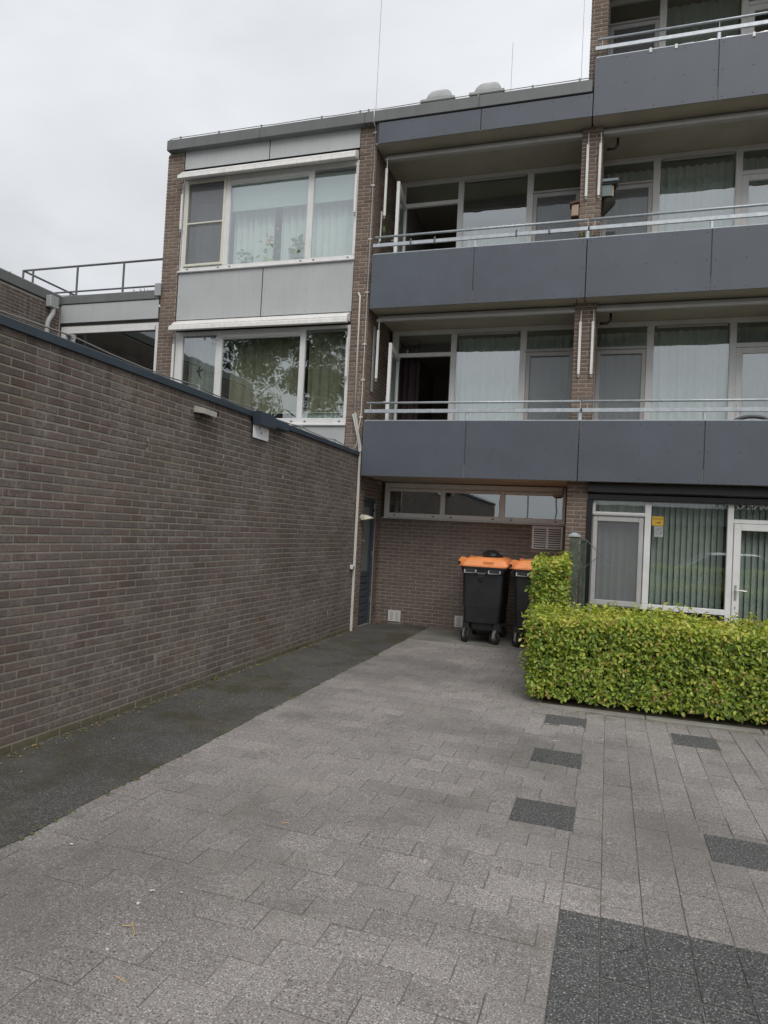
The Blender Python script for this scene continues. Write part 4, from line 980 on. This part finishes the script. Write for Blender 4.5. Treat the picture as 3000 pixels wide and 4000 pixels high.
def leafobj(name, mb, m, parent):
    off = wloc(parent) if parent else Vector((0,0,0))
    me = bpy.data.meshes.new(name); me.from_pydata([(v[0]-off.x, v[1]-off.y, v[2]-off.z) for v in mb.v], [], mb.f); me.materials.append(M[m])
    at = me.attributes.new('tint', 'FLOAT', 'POINT'); at.data.foreach_set('value', np.array(mb.t, dtype=np.float32))
    o = bpy.data.objects.new(name, me); COL.objects.link(o)
    if parent: o.parent = parent
    o['kind'] = 'stuff'; return o
def lump(x, y): return .5+.5*math.sin(x*5.1+1.3*math.sin(y*4))*math.sin(x*2.3+y*3.1+.7)
def box_sampler(x0, x1, y0, y1, z0, z1f, wts, inset=.13):
    def f():
        q = nrs.rand()
        x = x0+(x1-x0)*nrs.rand(); y = y0+(y1-y0)*nrs.rand(); zt = z1f(x, y); z = z0+(zt-z0)*nrs.rand()
        dep = inset*nrs.rand()**1.3 - .03*nrs.rand() - (.09*nrs.rand() if nrs.rand() < .07 else 0)
        dep += .075*(.5+.5*math.sin(x*17+3*math.sin(z*13+y*5))*math.sin(z*19+2*math.sin(x*11)+y*9)) - .03
        if q < wts[0]: return (x, y0+dep+.05*(1-z/zt)**2*0, z), (0,-1,.15)
        if q < wts[1]: return (x, y, zt-dep*.9), (0,0,1)
        if q < wts[2]: return (x0+dep, y, z), (-1,0,.15)
        if q < wts[3]: return (x1-dep, y, z), (1,0,.15)
        return (x, y1-dep, z), (0,1,.15)
    return f
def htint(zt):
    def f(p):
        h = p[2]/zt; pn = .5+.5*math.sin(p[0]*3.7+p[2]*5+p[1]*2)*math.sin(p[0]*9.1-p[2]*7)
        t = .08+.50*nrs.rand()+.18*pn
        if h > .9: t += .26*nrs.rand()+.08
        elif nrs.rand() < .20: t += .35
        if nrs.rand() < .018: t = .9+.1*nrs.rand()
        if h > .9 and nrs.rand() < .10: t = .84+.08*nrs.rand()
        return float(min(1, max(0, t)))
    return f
def hz(x, y): return .865+.045*max(0, min(1, (y-7.1)/.5))+.03*math.sin(x*3.1)*math.sin(x*1.3+1)+.02*math.sin(x*8+y*5)
hd1 = root('hedge', (1.5, 7.5, 0), 'low clipped beech hedge running along the kerb', 'hedge')
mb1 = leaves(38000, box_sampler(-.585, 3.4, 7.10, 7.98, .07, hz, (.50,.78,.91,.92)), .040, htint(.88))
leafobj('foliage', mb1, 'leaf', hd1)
sht = MB()
shv = []
for i in range(150):
    x = rnd.uniform(-.55, 3.2); y0_ = rnd.uniform(7.15, 7.95); z0_ = hz(x, y0_)-.03; l = rnd.uniform(.05, .13)
    e = (x+rnd.uniform(-.05,.05), y0_+rnd.uniform(-.05,.05), z0_+l); sht.tube([(x,y0_,z0_),e], .0022, 4)
    for f in (.45, .75, 1.0): shv.append((x+(e[0]-x)*f, y0_+(e[1]-y0_)*f, z0_+l*f))
for i in range(60):
    x = -.585; y0_ = rnd.uniform(7.15, 7.95); z0_ = rnd.uniform(.2, .85); l = rnd.uniform(.04, .12)
    e = (x-l, y0_+rnd.uniform(-.05,.05), z0_+rnd.uniform(-.02,.06)); sht.tube([(x+.05,y0_,z0_),e], .0022, 4)
    for f in (.45, .75, 1.0): shv.append((x+.05+(e[0]-x-.05)*f, e[1], e[2]))
obj('shoots', sht, 'bark', hd1, 'stuff')
it_ = iter(shv)
leafobj('shoot_leaves', leaves(len(shv), lambda: (next(it_), (nrs.normal(0,.3), nrs.normal(0,.3), .8)), .045, lambda p: .55+.35*nrs.rand()), 'leaf', hd1)
stm = MB()
for i in range(70):
    x = -.5+i*.056+rnd.uniform(-.03,.03); y = 7.45+rnd.uniform(-.16,.16)
    p = [(x,y,0),(x+rnd.uniform(-.05,.05),y+rnd.uniform(-.08,.08),.3),(x+rnd.uniform(-.15,.15),y+rnd.uniform(-.2,.2),.75)]
    stm.tube(p, .011, 5, taper=.35)
    for k in range(5):
        z = rnd.uniform(.12,.6); stm.tube([(x,y,z),(x+rnd.uniform(-.2,.2),y+rnd.choice((-1,1))*rnd.uniform(.12,.28),z+rnd.uniform(.05,.2))], .005, 4, taper=.4)
so = obj('stems', stm, 'bark', hd1, 'stuff')
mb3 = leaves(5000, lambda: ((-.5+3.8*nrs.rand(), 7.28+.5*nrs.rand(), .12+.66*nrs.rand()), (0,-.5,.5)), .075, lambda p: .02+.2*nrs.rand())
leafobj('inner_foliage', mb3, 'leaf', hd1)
hd2 = root('hedge', (-.52, 9.0, 0), 'taller narrow beech hedge between the bins and the weathered post', 'hedge')
def hz2(x, y): return 1.40+.035*math.sin(x*14)+.03*math.sin(y*6)
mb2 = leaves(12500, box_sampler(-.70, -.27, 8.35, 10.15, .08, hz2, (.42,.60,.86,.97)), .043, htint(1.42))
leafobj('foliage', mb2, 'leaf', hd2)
stm = MB()
for i in range(24):
    x = -.5+rnd.uniform(-.1,.1); y = 8.5+i*.066
    stm.tube([(x,y,0),(x+rnd.uniform(-.05,.05),y,.6),(x+rnd.uniform(-.1,.1),y+rnd.uniform(-.1,.1),1.25)], .012, 5, taper=.35)
obj('stems', stm, 'bark', hd2, 'stuff')
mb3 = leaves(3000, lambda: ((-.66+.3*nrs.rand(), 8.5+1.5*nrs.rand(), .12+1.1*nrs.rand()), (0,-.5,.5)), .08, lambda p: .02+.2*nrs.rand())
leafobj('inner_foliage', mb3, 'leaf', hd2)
# ------------------------------------------------------------------ trellis fence and bracket
tf = root('trellis_fence', (-.2, 8.75, 0), 'weathered green wooden trellis with capped post beside the tall hedge', 'fence')
obj('post', B(-.292,-.184,8.70,8.81,0,1.715,.006), 'wood_green', tf); obj('post_cap', MB().loft([[(-.31,8.685,1.715),(-.166,8.685,1.715),(-.166,8.835,1.715),(-.31,8.835,1.715)],[(-.31,8.685,1.735),(-.166,8.685,1.735),(-.166,8.835,1.735),(-.31,8.835,1.735)],[(-.26,8.74,1.765),(-.216,8.74,1.765),(-.216,8.78,1.765),(-.26,8.78,1.765)]]), 'galv', tf)
obj('post', B(-.19,-.11,10.50,10.58,0,1.66,.006), 'wood_green', tf)
for y in (8.86, 9.60, 10.42): obj('stile', B(-.168,-.133,y,y+.07,.10,1.66,.004), 'wood_green', tf)
obj('top_rail', B(-.172,-.129,8.825,10.495,1.665,1.70,.004), 'wood_green', tf); obj('bottom_rail', B(-.172,-.129,8.825,10.495,.05,.095,.004), 'wood_green', tf)
for i in range(10):
    z = .12+i*.22
    for (za, zb, xx) in ((z, z+.75, -.161), (z+.75-.22, z-.22, -.147)):
        a = (8.93, za); b = (10.42, zb+.6*(1 if zb > za else -1))
        pts_ = []
        for f in (0, 1):
            pass
        dy, dz = b[0]-a[0], b[1]-a[1]; l = math.hypot(dy, dz); ny, nz = -dz/l*.018, dy/l*.018
        # clip to the frame 0.1..1.66
        t0, t1 = 0.0, 1.0
        for lim, sgn in ((.10, 1), (1.66, -1)):
            fa, fb = sgn*(a[1]-lim), sgn*(b[1]-lim)
            if fa < 0 and fb < 0: t0, t1 = 1, 0
            elif fa < 0: t0 = max(t0, fa/(fa-fb))
            elif fb < 0: t1 = min(t1, fa/(fa-fb))
        if t1-t0 < .08: continue
        A = (a[0]+dy*t0, a[1]+dz*t0); Bq = (a[0]+dy*t1, a[1]+dz*t1)
        obj('slat', MB().prism([(A[0]-ny, A[1]-nz), (Bq[0]-ny, Bq[1]-nz), (Bq[0]+ny, Bq[1]+nz), (A[0]+ny, A[1]+nz)], 'x', xx, xx+.011), 'wood_green', tf)
def spiral(cx, cz, r0, r1, a0, a1, y, n=16):
    return [(cx+(r0+(r1-r0)*i/n)*math.cos(R(a0+(a1-a0)*i/n)), y, cz+(r0+(r1-r0)*i/n)*math.sin(R(a0+(a1-a0)*i/n))) for i in range(n+1)]
hb = root('hanging_bracket', (-.15, 8.74, 1.5), 'thin scrolled iron bracket on the post with its curls in front of the screen', 'bracket')
y = 8.74
obj('back_bar', MB().tube([(-.165,y,1.72),(-.168,y,1.28)], .006, 6), 'rail_dark', hb)
obj('arm', MB().tube(spiral(-.135,1.655,.012,.035,200,60,y,8)+[(-.09,y,1.675),(.05,y,1.535),(.155,y,1.435)]+spiral(.18,1.455,.035,.012,215,500,y,18), .006, 6), 'rail_dark', hb, smooth=True)
obj('brace', MB().tube(spiral(-.135,1.36,.014,.03,-60,-250,y,10)+[(-.12,y,1.325),(-.04,y,1.40),(.02,y,1.455),(.055,y,1.478)]+spiral(.085,1.455,.03,.012,110,-150,y,14), .005, 6), 'rail_dark', hb, smooth=True)

# ------------------------------------------------------------------ small fittings
wlm = root('wall_lamp', (-3.765, 10.72, 1.86), 'cream shell shaped lamp on the brick strip by the blue side door', 'lamp')
obj('base', MB().tube([(-3.77,10.72,1.875),(-3.735,10.72,1.875)], .045, 12), 'cream', wlm)
obj('shade', MB().loft([[(-3.735,10.66,1.83),(-3.735,10.78,1.83),(-3.735,10.78,1.925),(-3.735,10.66,1.925)],[(-3.66,10.63,1.84),(-3.66,10.81,1.84),(-3.66,10.80,1.92),(-3.66,10.64,1.92)],[(-3.545,10.65,1.868),(-3.545,10.79,1.868),(-3.545,10.79,1.876),(-3.545,10.65,1.876)]]), 'cream', wlm)
jb = root('junction_box', (XW, 10.4, 1.05), 'small white socket box at the end of the long brick wall beside the conduit', 'box')
obj('box', B(XW+.001, XW+.05, 10.33, 10.44, 1.015, 1.09, .012), 'awning_white', jb); obj('cap', B(XW+.05, XW+.062, 10.35, 10.42, 1.03, 1.075, .006), 'pipe', jb); obj('lead', B(XW+.001, XW+.012, 10.44, 10.474, 1.045, 1.06), 'white_pvc', jb)
ws = root('warning_plate', (-.60, 11.77, 1.3), 'little amber plate in a dark frame low on the recess wall beside the pier', 'plate')
obj('frame', B(-.675,-.545,11.758,11.772,1.20,1.335,.004), 'wood_dark', ws); obj('face', B(-.66,-.56,11.754,11.757,1.212,1.322), 'yellow', ws)
def text_mesh(s, size, mirror, origin, y, m, parent, name='lettering'):
    cu = bpy.data.curves.new('t', 'FONT'); cu.body = s; cu.size = size; cu.align_x = 'CENTER'
    to = bpy.data.objects.new('t', cu); COL.objects.link(to); bpy.context.view_layer.update()
    dg = bpy.context.evaluated_depsgraph_get(); me = to.evaluated_get(dg).to_mesh()
    mb = MB(); mb.add([(origin[0]+(-v.co.x if mirror else v.co.x), y, origin[1]+v.co.y) for v in me.vertices], [tuple(p.vertices) for p in me.polygons])
    to.evaluated_get(dg).to_mesh_clear(); bpy.data.objects.remove(to); bpy.data.curves.remove(cu)
    return obj(name, mb, m, parent)
obj('dark_print', MB().prism([(-.652,1.308),(-.568,1.308),(-.573,1.276),(-.60,1.270),(-.612,1.282),(-.640,1.280)], 'y', 11.7532, 11.7538), 'wood_dark', ws)
obj('pale_mark', MB().prism([(-.636,1.268),(-.622,1.279),(-.596,1.262),(-.602,1.240),(-.618,1.256)], 'y', 11.7532, 11.7538), 'cream', ws)
# sticker of a bird, the notices in the window
bt = MB(); cx, cz = -6.955, 4.36
def BP(p): return [(cx+x*.0016, cz+z*.0016) for x, z in p]
bt.prism(BP([(-30,5),(-22,22),(-8,30),(2,52),(16,70),(26,74),(18,55),(14,32),(40,34),(62,42),(50,28),(68,22),(34,14),(20,4),(24,-30),(40,-70),(46,-84),(24,-62),(4,-30),(-6,-4),(-18,2)]), 'y', WY+.026, WY+.0285)
tag(obj('bird_sticker', bt, 'ink'), 'dark swallow shaped sticker on the left pane above the brick wall', 'sticker')
ys = root('paper_notice', (.89, RY, 2.0), 'yellow paper notice with mirrored lettering and arrow stuck in the window', 'notice')
obj('sheet', B(.805,.965,RY+.024,RY+.026,1.952,2.088), 'yellow', ys); text_mesh('Centrum', .041, True, (.886, 2.042), RY+.0232, 'ink', ys)
ar = MB(); ar.prism([(.865,1.990),(.905,1.990),(.905,1.979),(.928,1.9945),(.905,2.010),(.905,1.999),(.865,1.999)], 'y', RY+.0226, RY+.0236); obj('arrow', ar, 'ink', ys)
gs = root('faded_notice', (.9, RY, 1.86), 'faded grey notice with a round symbol below the yellow paper', 'notice')
obj('sheet', B(.84,.965,RY+.024,RY+.026,1.785,1.945), 'grey_print', gs)
rg = MB()
for k in range(20):
    a0, a1 = 2*math.pi*k/20, 2*math.pi*(k+1)/20; q = lambda r, a: (.905+r*math.cos(a), RY+.0232, 1.868+r*math.sin(a)); rg.quad(q(.05,a0), q(.05,a1), q(.041,a1), q(.041,a0))
rg.quad((.872,RY+.0232,1.902),(.880,RY+.0232,1.908),(.940,RY+.0232,1.836),(.932,RY+.0232,1.830)); obj('round_symbol', rg, 'slate', gs)
# birdhouses, baskets, plants and a chair on the balconies
bh = root('birdhouse', (-.46, 10.66, 6.75), 'small pale wooden birdhouse with a brown roof on the left face of the pier', 'birdhouse')
obj('box', B(-.545,-.442,10.68,10.82,6.70,6.875,.004), 'wood', bh); obj('roof', MB().prism([(-.575,6.875),(-.435,6.90),(-.435,6.935),(-.575,6.91)], 'y', 10.655, 10.84), 'wood_dark', bh); obj('floor', B(-.55,-.44,10.675,10.825,6.688,6.699), 'wood_dark', bh)
nb_ = root('nest_box', (-.05, 10.75, 7.15), 'blue grey wooden nest box with flat roof on the right face of the pier', 'nest box')
obj('box', B(-.108,.04,10.74,10.92,6.99,7.17,.004), 'slate', nb_); obj('roof', B(-.108,.13,10.70,10.95,7.20,7.245,.004), 'slate', nb_); obj('lid_frame', B(-.108,.10,10.72,10.94,7.171,7.199), 'ink', nb_); obj('side_board', B(.041,.065,10.76,10.90,6.99,7.16), 'wood', nb_)
wb = root('wall_basket', (0.0, 10.75, 6.9), 'dark cone shaped fibre basket hanging under the nest box', 'basket')
obj('basket', MB().loft([[(-.105+rx*(.5-.5*math.cos(2*math.pi*j/12)), 10.85+.10*ry*math.sin(2*math.pi*j/12), z+.015*math.sin(5*j)) for j in range(12)] for rx, ry, z in ((.03,.2,6.72),(.10,.6,6.80),(.19,.95,6.90),(.21,1.0,6.95),(.14,.8,6.98))]), 'basket', wb)
def pot_plant(name, x, y, z, hgt, rad, label, m='leaf_pot', pot='basket', n=60, potr=.09, poth=.12, ls=.07):
    r_ = root(name, (x, y, z), label, 'plant')
    obj('pot', MB().loft([[(x+q*math.cos(2*math.pi*j/12), y+q*math.sin(2*math.pi*j/12), zz) for j in range(12)] for q, zz in ((potr*.75,z),(potr,z+poth),(potr*.9,z+poth))]), pot, r_)
    def smp():
        a = nrs.rand()*6.28; q = rad*nrs.rand()**.5; return (x+q*math.cos(a), y+q*math.sin(a)*.6, z+poth+hgt*nrs.rand()), (math.cos(a)*.6, math.sin(a)*.6, .5)
    leafobj('foliage', leaves(n, smp, ls, lambda p: nrs.rand()), m, r_)
    return r_
pot_plant('balcony_plant', -.30, 10.62, 6.02, .22, .12, 'round dark green plant peeping over the balcony front by the pier', m='leaf_pot', n=160, ls=.05)
pot_plant('window_plant', -6.20, WY+.17, 6.24, .26, .15, 'spiky green houseplant at the left end of the upper sill', n=26, ls=.09)
p2 = pot_plant('window_plant', -5.72, WY+.17, 6.24, .40, .20, 'flowering houseplant in a lime pot behind the upper window', n=22, pot='pot_lime', ls=.09, potr=.11, poth=.13)
for (x, z) in ((-5.70,6.78),(-5.58,6.92),(-5.74,6.72)): obj('flower', MB().loft([[(x+q*math.cos(2*math.pi*j/8), WY+.14+.02*math.sin(j), z+zz) for j in range(8)] for q, zz in ((.008,-.02),(.035,0),(.02,.03))]), 'flower', p2)
pot_plant('window_plant', -5.17, WY+.17, 6.24, .36, .11, 'yellowish strappy houseplant in a dark pot at the right of the sill', n=24, ls=.13)
ch = root('garden_chair', (2.1, 10.75, 2.77), 'dark curved back of a garden chair just above the right balcony front', 'chair')
cpts = [(1.70+.48*i/12*1.0, 10.72, 3.44+.115*math.sin(math.pi*(i/12))**.6) for i in range(13)]
cpts = [(1.76+.62*i/14, 10.66, 3.40+.155*math.sin(math.pi*i/14)**.55) for i in range(15)]
obj('backrest', MB().tube(cpts, .027, 8), 'rail_dark', ch, smooth=True)
for x in (1.78, 2.36): obj('leg', MB().tube([(x,10.66,3.41),(x,10.72,2.77)], .02, 6), 'rail_dark', ch)
obj('seat', B(1.80,2.34,10.70,11.15,3.18,3.21,.01), 'rail_dark', ch)
hg = root('wall_ornament', (-3.70, 10.75, 6.8), 'white bar and small green ornament hanging on the pier side above the railing', 'ornament')
obj('bar', MB().tube([(-3.715,10.86,7.15),(-3.715,10.84,6.62)], .016, 6), 'white_pvc', hg); obj('green_ball', MB().loft([[(-3.69+.03*q*math.cos(2*math.pi*j/10), 10.95+.04*q*math.sin(2*math.pi*j/10), z) for j in range(10)] for q, z in ((.3,6.78),(1,6.83),(1,6.88),(.3,6.93))]), 'leaf_pot', hg)
sh = root('coat_rack_board', (-3.68, 10.86, 4.3), 'slim white board hanging on the pier side at first floor level', 'board')
obj('board', B(-3.735,-3.715,10.80,10.88,4.02,5.14,.004), 'pipe', sh)
for (x, k_) in ((-1.45, 0), (-1.13, 0)): pass
def pipe_elbow(x, y, z, label, m_='black_gloss'):
    e = root('drain_elbow', (x, y, z), label, 'pipe')
    obj('pipe', MB().tube([(x-.16,y,z-.14),(x-.05,y,z-.14),(x,y,z-.09),(x,y,z+.02)], .020, 8), m_, e, smooth=True); return e
pipe_elbow(.10, 10.95, 7.98, 'short dark drain elbow under the upper soffit right of the pier')
pipe_elbow(.10, 10.95, 5.21, 'short dark drain elbow under the middle soffit right of the pier')
pipe_elbow(-.53, 11.60, 2.535, 'short grey drain elbow under the lowest soffit above the strip window', 'pipe')

# ------------------------------------------------------------------ litter, weeds, spots
lt = MB(); 
def litter(n, fx, fy, sz):
    for i in range(n):
        x, y, a, s_ = fx(), fy(), rnd.uniform(0, 6.28), sz*rnd.uniform(.5, 1.3); c, s = math.cos(a)*s_, math.sin(a)*s_; z = .011+rnd.uniform(0,.006)
        lt.add([(x-c,y-s,z),(x-s*.4,y+c*.4,z+.006*rnd.random()),(x+c,y+s,z+.004),(x+s*.4,y-c*.4,z)], [(0,1,2,3)], rnd.random())
litter(420, lambda: XW+.02+abs(rnd.gauss(0,.05)), lambda: rnd.uniform(2.5,10.4), .013)
litter(60, lambda: rnd.uniform(-3.7,-2.8), lambda: rnd.uniform(3,10.5), .012)
litter(70, lambda: rnd.uniform(-2.6,-.6), lambda: rnd.uniform(6.5,10.4), .015)
litter(90, lambda: rnd.uniform(-.6,3), lambda: 6.93-abs(rnd.gauss(0,.06)), .018)
litter(12, lambda: -3.68+rnd.gauss(0,.05), lambda: 11.62+rnd.gauss(0,.05), .035)
ms_ = MB()
for i in range(900):
    edge = i % 3
    if edge == 0: x, y = -2.733+rnd.gauss(0, .012), rnd.uniform(1.5, 11.6)
    elif edge == 1: x, y = XW+.012+abs(rnd.gauss(0, .03)), rnd.uniform(2.5, 10.45)
    else: x, y = -3.6+abs(rnd.gauss(0, .3)), rnd.choice((7.6, 5.9, 8.9))+rnd.gauss(0, .45)
    r_ = rnd.uniform(.004, .016)*(1 if edge else .8); z = .0065
    ms_.add([(x, y, z+r_*.5)]+[(x+r_*rnd.uniform(.7,1.3)*math.cos(q*1.257), y+r_*rnd.uniform(.7,1.6)*math.sin(q*1.257), z-.002) for q in range(5)], [(0,1+q,1+(q+1)%5) for q in range(5)], rnd.random())
obj('moss', ms_, 'moss', None, 'stuff')
o = obj('leaf_litter', lt, 'leaf_litter', None, 'stuff')
tw = root('twig', (-1.5, 2.78, .01), 'bent straw coloured twig lying on the pavers near the camera', 'twig')
def gp(px, py):
    d = CF+CR*((px-1500)/CAM_P[3])-CU*((py-2000)/CAM_P[3]); t = (0.012-EYE.z)/d.z; return tuple(EYE+d*t)
obj('stem', MB().tube([gp(478,3615),gp(518,3614),gp(525,3640),gp(518,3662)], .0018, 5), 'twig', tw); obj('side_shoot', MB().tube([gp(518,3614),gp(516,3600)], .002, 5), 'twig', tw)
tag(obj('twig', MB().tube([gp(451,3812),gp(472,3824),gp(492,3833)], .0018, 5), 'twig'), 'short straight straw coloured twig at the lower left of the paving', 'twig')
tag(obj('twig', MB().tube([gp(1100,3215),gp(1128,3213)], .0018, 5), 'twig'), 'tiny pale twig in the middle of the paving', 'twig')
spm = MB()
def blob(px, py, r, k=9):
    r *= .55; c = gp(px, py); rr = [r*rnd.uniform(.45,1.4) for _ in range(k)]
    z = .0045
    spm.add([(c[0],c[1],z)]+[(c[0]+q*math.cos(2*math.pi*j/k)*1.0, c[1]+q*math.sin(2*math.pi*j/k)*.8, z) for j, q in enumerate(rr)], [(0,1+j,1+(j+1)%k) for j in range(k)], rnd.random())
for q in ((2168,2890,.032),(2352,2886,.026),(2138,2824,.022),(2264,2833,.024),(2248,2838,.02),(2208,2864,.02),(2392,2864,.018),(2333,2864,.014),(2478,2846,.016),(2490,2866,.018),(2594,2864,.016),(2550,2886,.018),(2620,2894,.016),(2613,2918,.02),(2660,2868,.016),(2742,2932,.022),(2830,2982,.015),(2400,2914,.014),(596,3470,.021),(540,3520,.024),(420,3700,.018),(710,3478,.014),(825,3193,.014),(283,3290,.022),(1580,2800,.018),(820,3160,.012),(1534,2432,.02),(1535,2459,.02),(1558,2475,.018),(1412,2458,.03),(1620,2620,.016)): blob(*q)
obj('pale_spots', spm, 'spot', None, 'stuff')
def weed(px, py, n, s_, label):
    c = gp(px, py); m = MB()
    for k in range(n):
        a = rnd.uniform(0,6.28); l = s_*rnd.uniform(.5,1.2); w_ = .007
        m.add([(c[0],c[1],0.004),(c[0]+l*.5*math.cos(a)-w_*math.sin(a),c[1]+l*.5*math.sin(a)+w_*math.cos(a),l*.45),(c[0]+l*math.cos(a),c[1]+l*math.sin(a),l*.5),(c[0]+l*.5*math.cos(a)+w_*math.sin(a),c[1]+l*.5*math.sin(a)-w_*math.cos(a),l*.45)],[(0,1,2,3)],rnd.random()*.5)
    tag(obj('weed', m, 'leaf'), label, 'weed')
weed(838, 2655, 9, .07, 'tiny weed at the foot of the brick wall, the nearer one'); weed(1155, 2535, 14, .10, 'small leafy weed at the foot of the brick wall near its far end')

# ------------------------------------------------------------------ what the window panes mirror from behind the camera
def tree(x, y, h, rad, n, label, name='tree', droop=0.0, lsz=.12):
    t_ = root(name, (x, y, 0), label, 'tree'); rnd.seed(5)
    tk_ = MB().tube([(x,y,-.05),(x+.1,y,h*.4),(x,y+.1,h*.85)], .24, 8, taper=.25)
    for k in range(16):
        z = h*(.25+.65*k/16); a = k*2.4; l = rad*(1-.55*k/16)
        tk_.tube([(x,y,z),(x+l*.5*math.cos(a),y+l*.5*math.sin(a),z+.3),(x+l*math.cos(a),y+l*math.sin(a),z-droop)], .06, 5, taper=.25)
    obj('trunk', tk_, 'bark', t_)
    cs = [(x+rad*.85*rnd.uniform(-1,1), y+rad*.75*rnd.uniform(-1,1), h*rnd.uniform(.3,.97), rnd.uniform(.5,1.2)) for _ in range(70)]
    def smp():
        c = cs[nrs.randint(len(cs))]; v = nrs.normal(0,1,3); v /= np.linalg.norm(v); q = c[3]*nrs.rand()**.4
        return (c[0]+v[0]*q, c[1]+v[1]*q, c[2]+v[2]*q*.8), tuple(v)
    leafobj('crown', leaves(n, smp, lsz, lambda p: nrs.rand()), 'leaf_tree', t_)
tree(-11.3, -4.5, 11.9, 4.4, 52000, 'tall drooping conifer behind the viewer, seen mirrored in the first floor window', droop=1.2)
tree(9.5, -15.0, 8.0, 3.6, 9000, 'broad tree behind the viewer, mirrored in the ground floor window')
tree(17.0, -17.0, 9.0, 4.2, 9000, 'broad tree farther right behind the viewer, mirrored in the door glass')
hz_ = root('hedge', (6, -1.5, 0), 'long low hedge behind the viewer, mirrored in the ground floor panes', 'hedge')
leafobj('foliage', leaves(5200, box_sampler(1.2, 11, -2.2, -1.4, .03, lambda x, y: 1.0, (.03,.45,.48,.5)), .12, htint(1.0)), 'leaf', hz_)
car = root('parked_car', (6.2, -4.6, 0), 'silver parked car behind the viewer, mirrored in the ground floor panes', 'car')
bd = MB().prism([(4.0,.28),(4.02,.72),(4.9,.92),(7.6,.95),(8.3,.88),(8.42,.6),(8.4,.28)], 'y', -5.45, -3.75); obj('body', bd, 'car_paint', car)
obj('cabin', MB().loft([[(4.85,-5.38,.90),(7.95,-5.38,.93),(7.95,-3.82,.93),(4.85,-3.82,.90)],[(5.75,-5.2,1.42),(7.35,-5.2,1.44),(7.35,-4.0,1.44),(5.75,-4.0,1.42)]]), 'car_glass', car)
obj('roof', MB().loft([[(5.7,-5.22,1.421),(7.4,-5.22,1.441),(7.4,-3.98,1.441),(5.7,-3.98,1.421)],[(5.9,-5.1,1.50),(7.2,-5.1,1.50),(7.2,-4.1,1.50),(5.9,-4.1,1.50)]]), 'car_paint', car)
for (a, b) in (((4.85,.91),(5.75,1.43)),((6.6,.95),(6.6,1.44)),((7.95,.94),(7.35,1.45))):
    for yy, y2 in ((-3.80,-3.98),(-5.40,-5.22)): obj('pillar', MB().tube([(a[0],yy,a[1]),(b[0],y2,b[1])], .035, 6), 'car_paint', car)
for x in (4.85, 7.55):
    for yy in (-3.72, -5.48): obj('wheel', MB().tube([(x,yy-.1,.32),(x,yy+.1,.32)], .32, 18), 'rubber', car)
car.location.x -= 1.7; car.location.y -= 1.5
fb = root('low_house', (14, -26, 0), 'long low brick house behind the viewer, mirrored in the ground floor panes', 'house')
obj('wall', B(0, 34, -30, -26, 0, 3.0), 'mortar_back', fb); obj('roof', MB().prism([(-30.5,3.0),(-25.5,3.0),(-28,4.3)], 'x', -.3, 34.3), 'roofing', fb)
for k, wd2 in enumerate(('right', 'middle', 'left')):
    x = -2.6-k*1.9; obj_ = root('flagpole', (x, -24, 0), f'slim pole mirrored in the right pane of the strip window, the {wd2} one of three', 'pole', 'poles mirrored in the strip window'); obj('pole', MB().tube([(x,-24,0),(x,-24,6.4)], .05, 6), 'pipe', obj_)
dh = root('far_hall', (-6, -40, 0), 'pale low hall far behind the viewer, mirrored in the strip window', 'hall'); obj('wall', B(-14, -1, -44, -40, 0, 2.9), 'pipe', dh); obj('roof', B(-14.2, -.8, -44.2, -39.8, 2.905, 3.1), 'coping', dh)
bpy.context.view_layer.update()
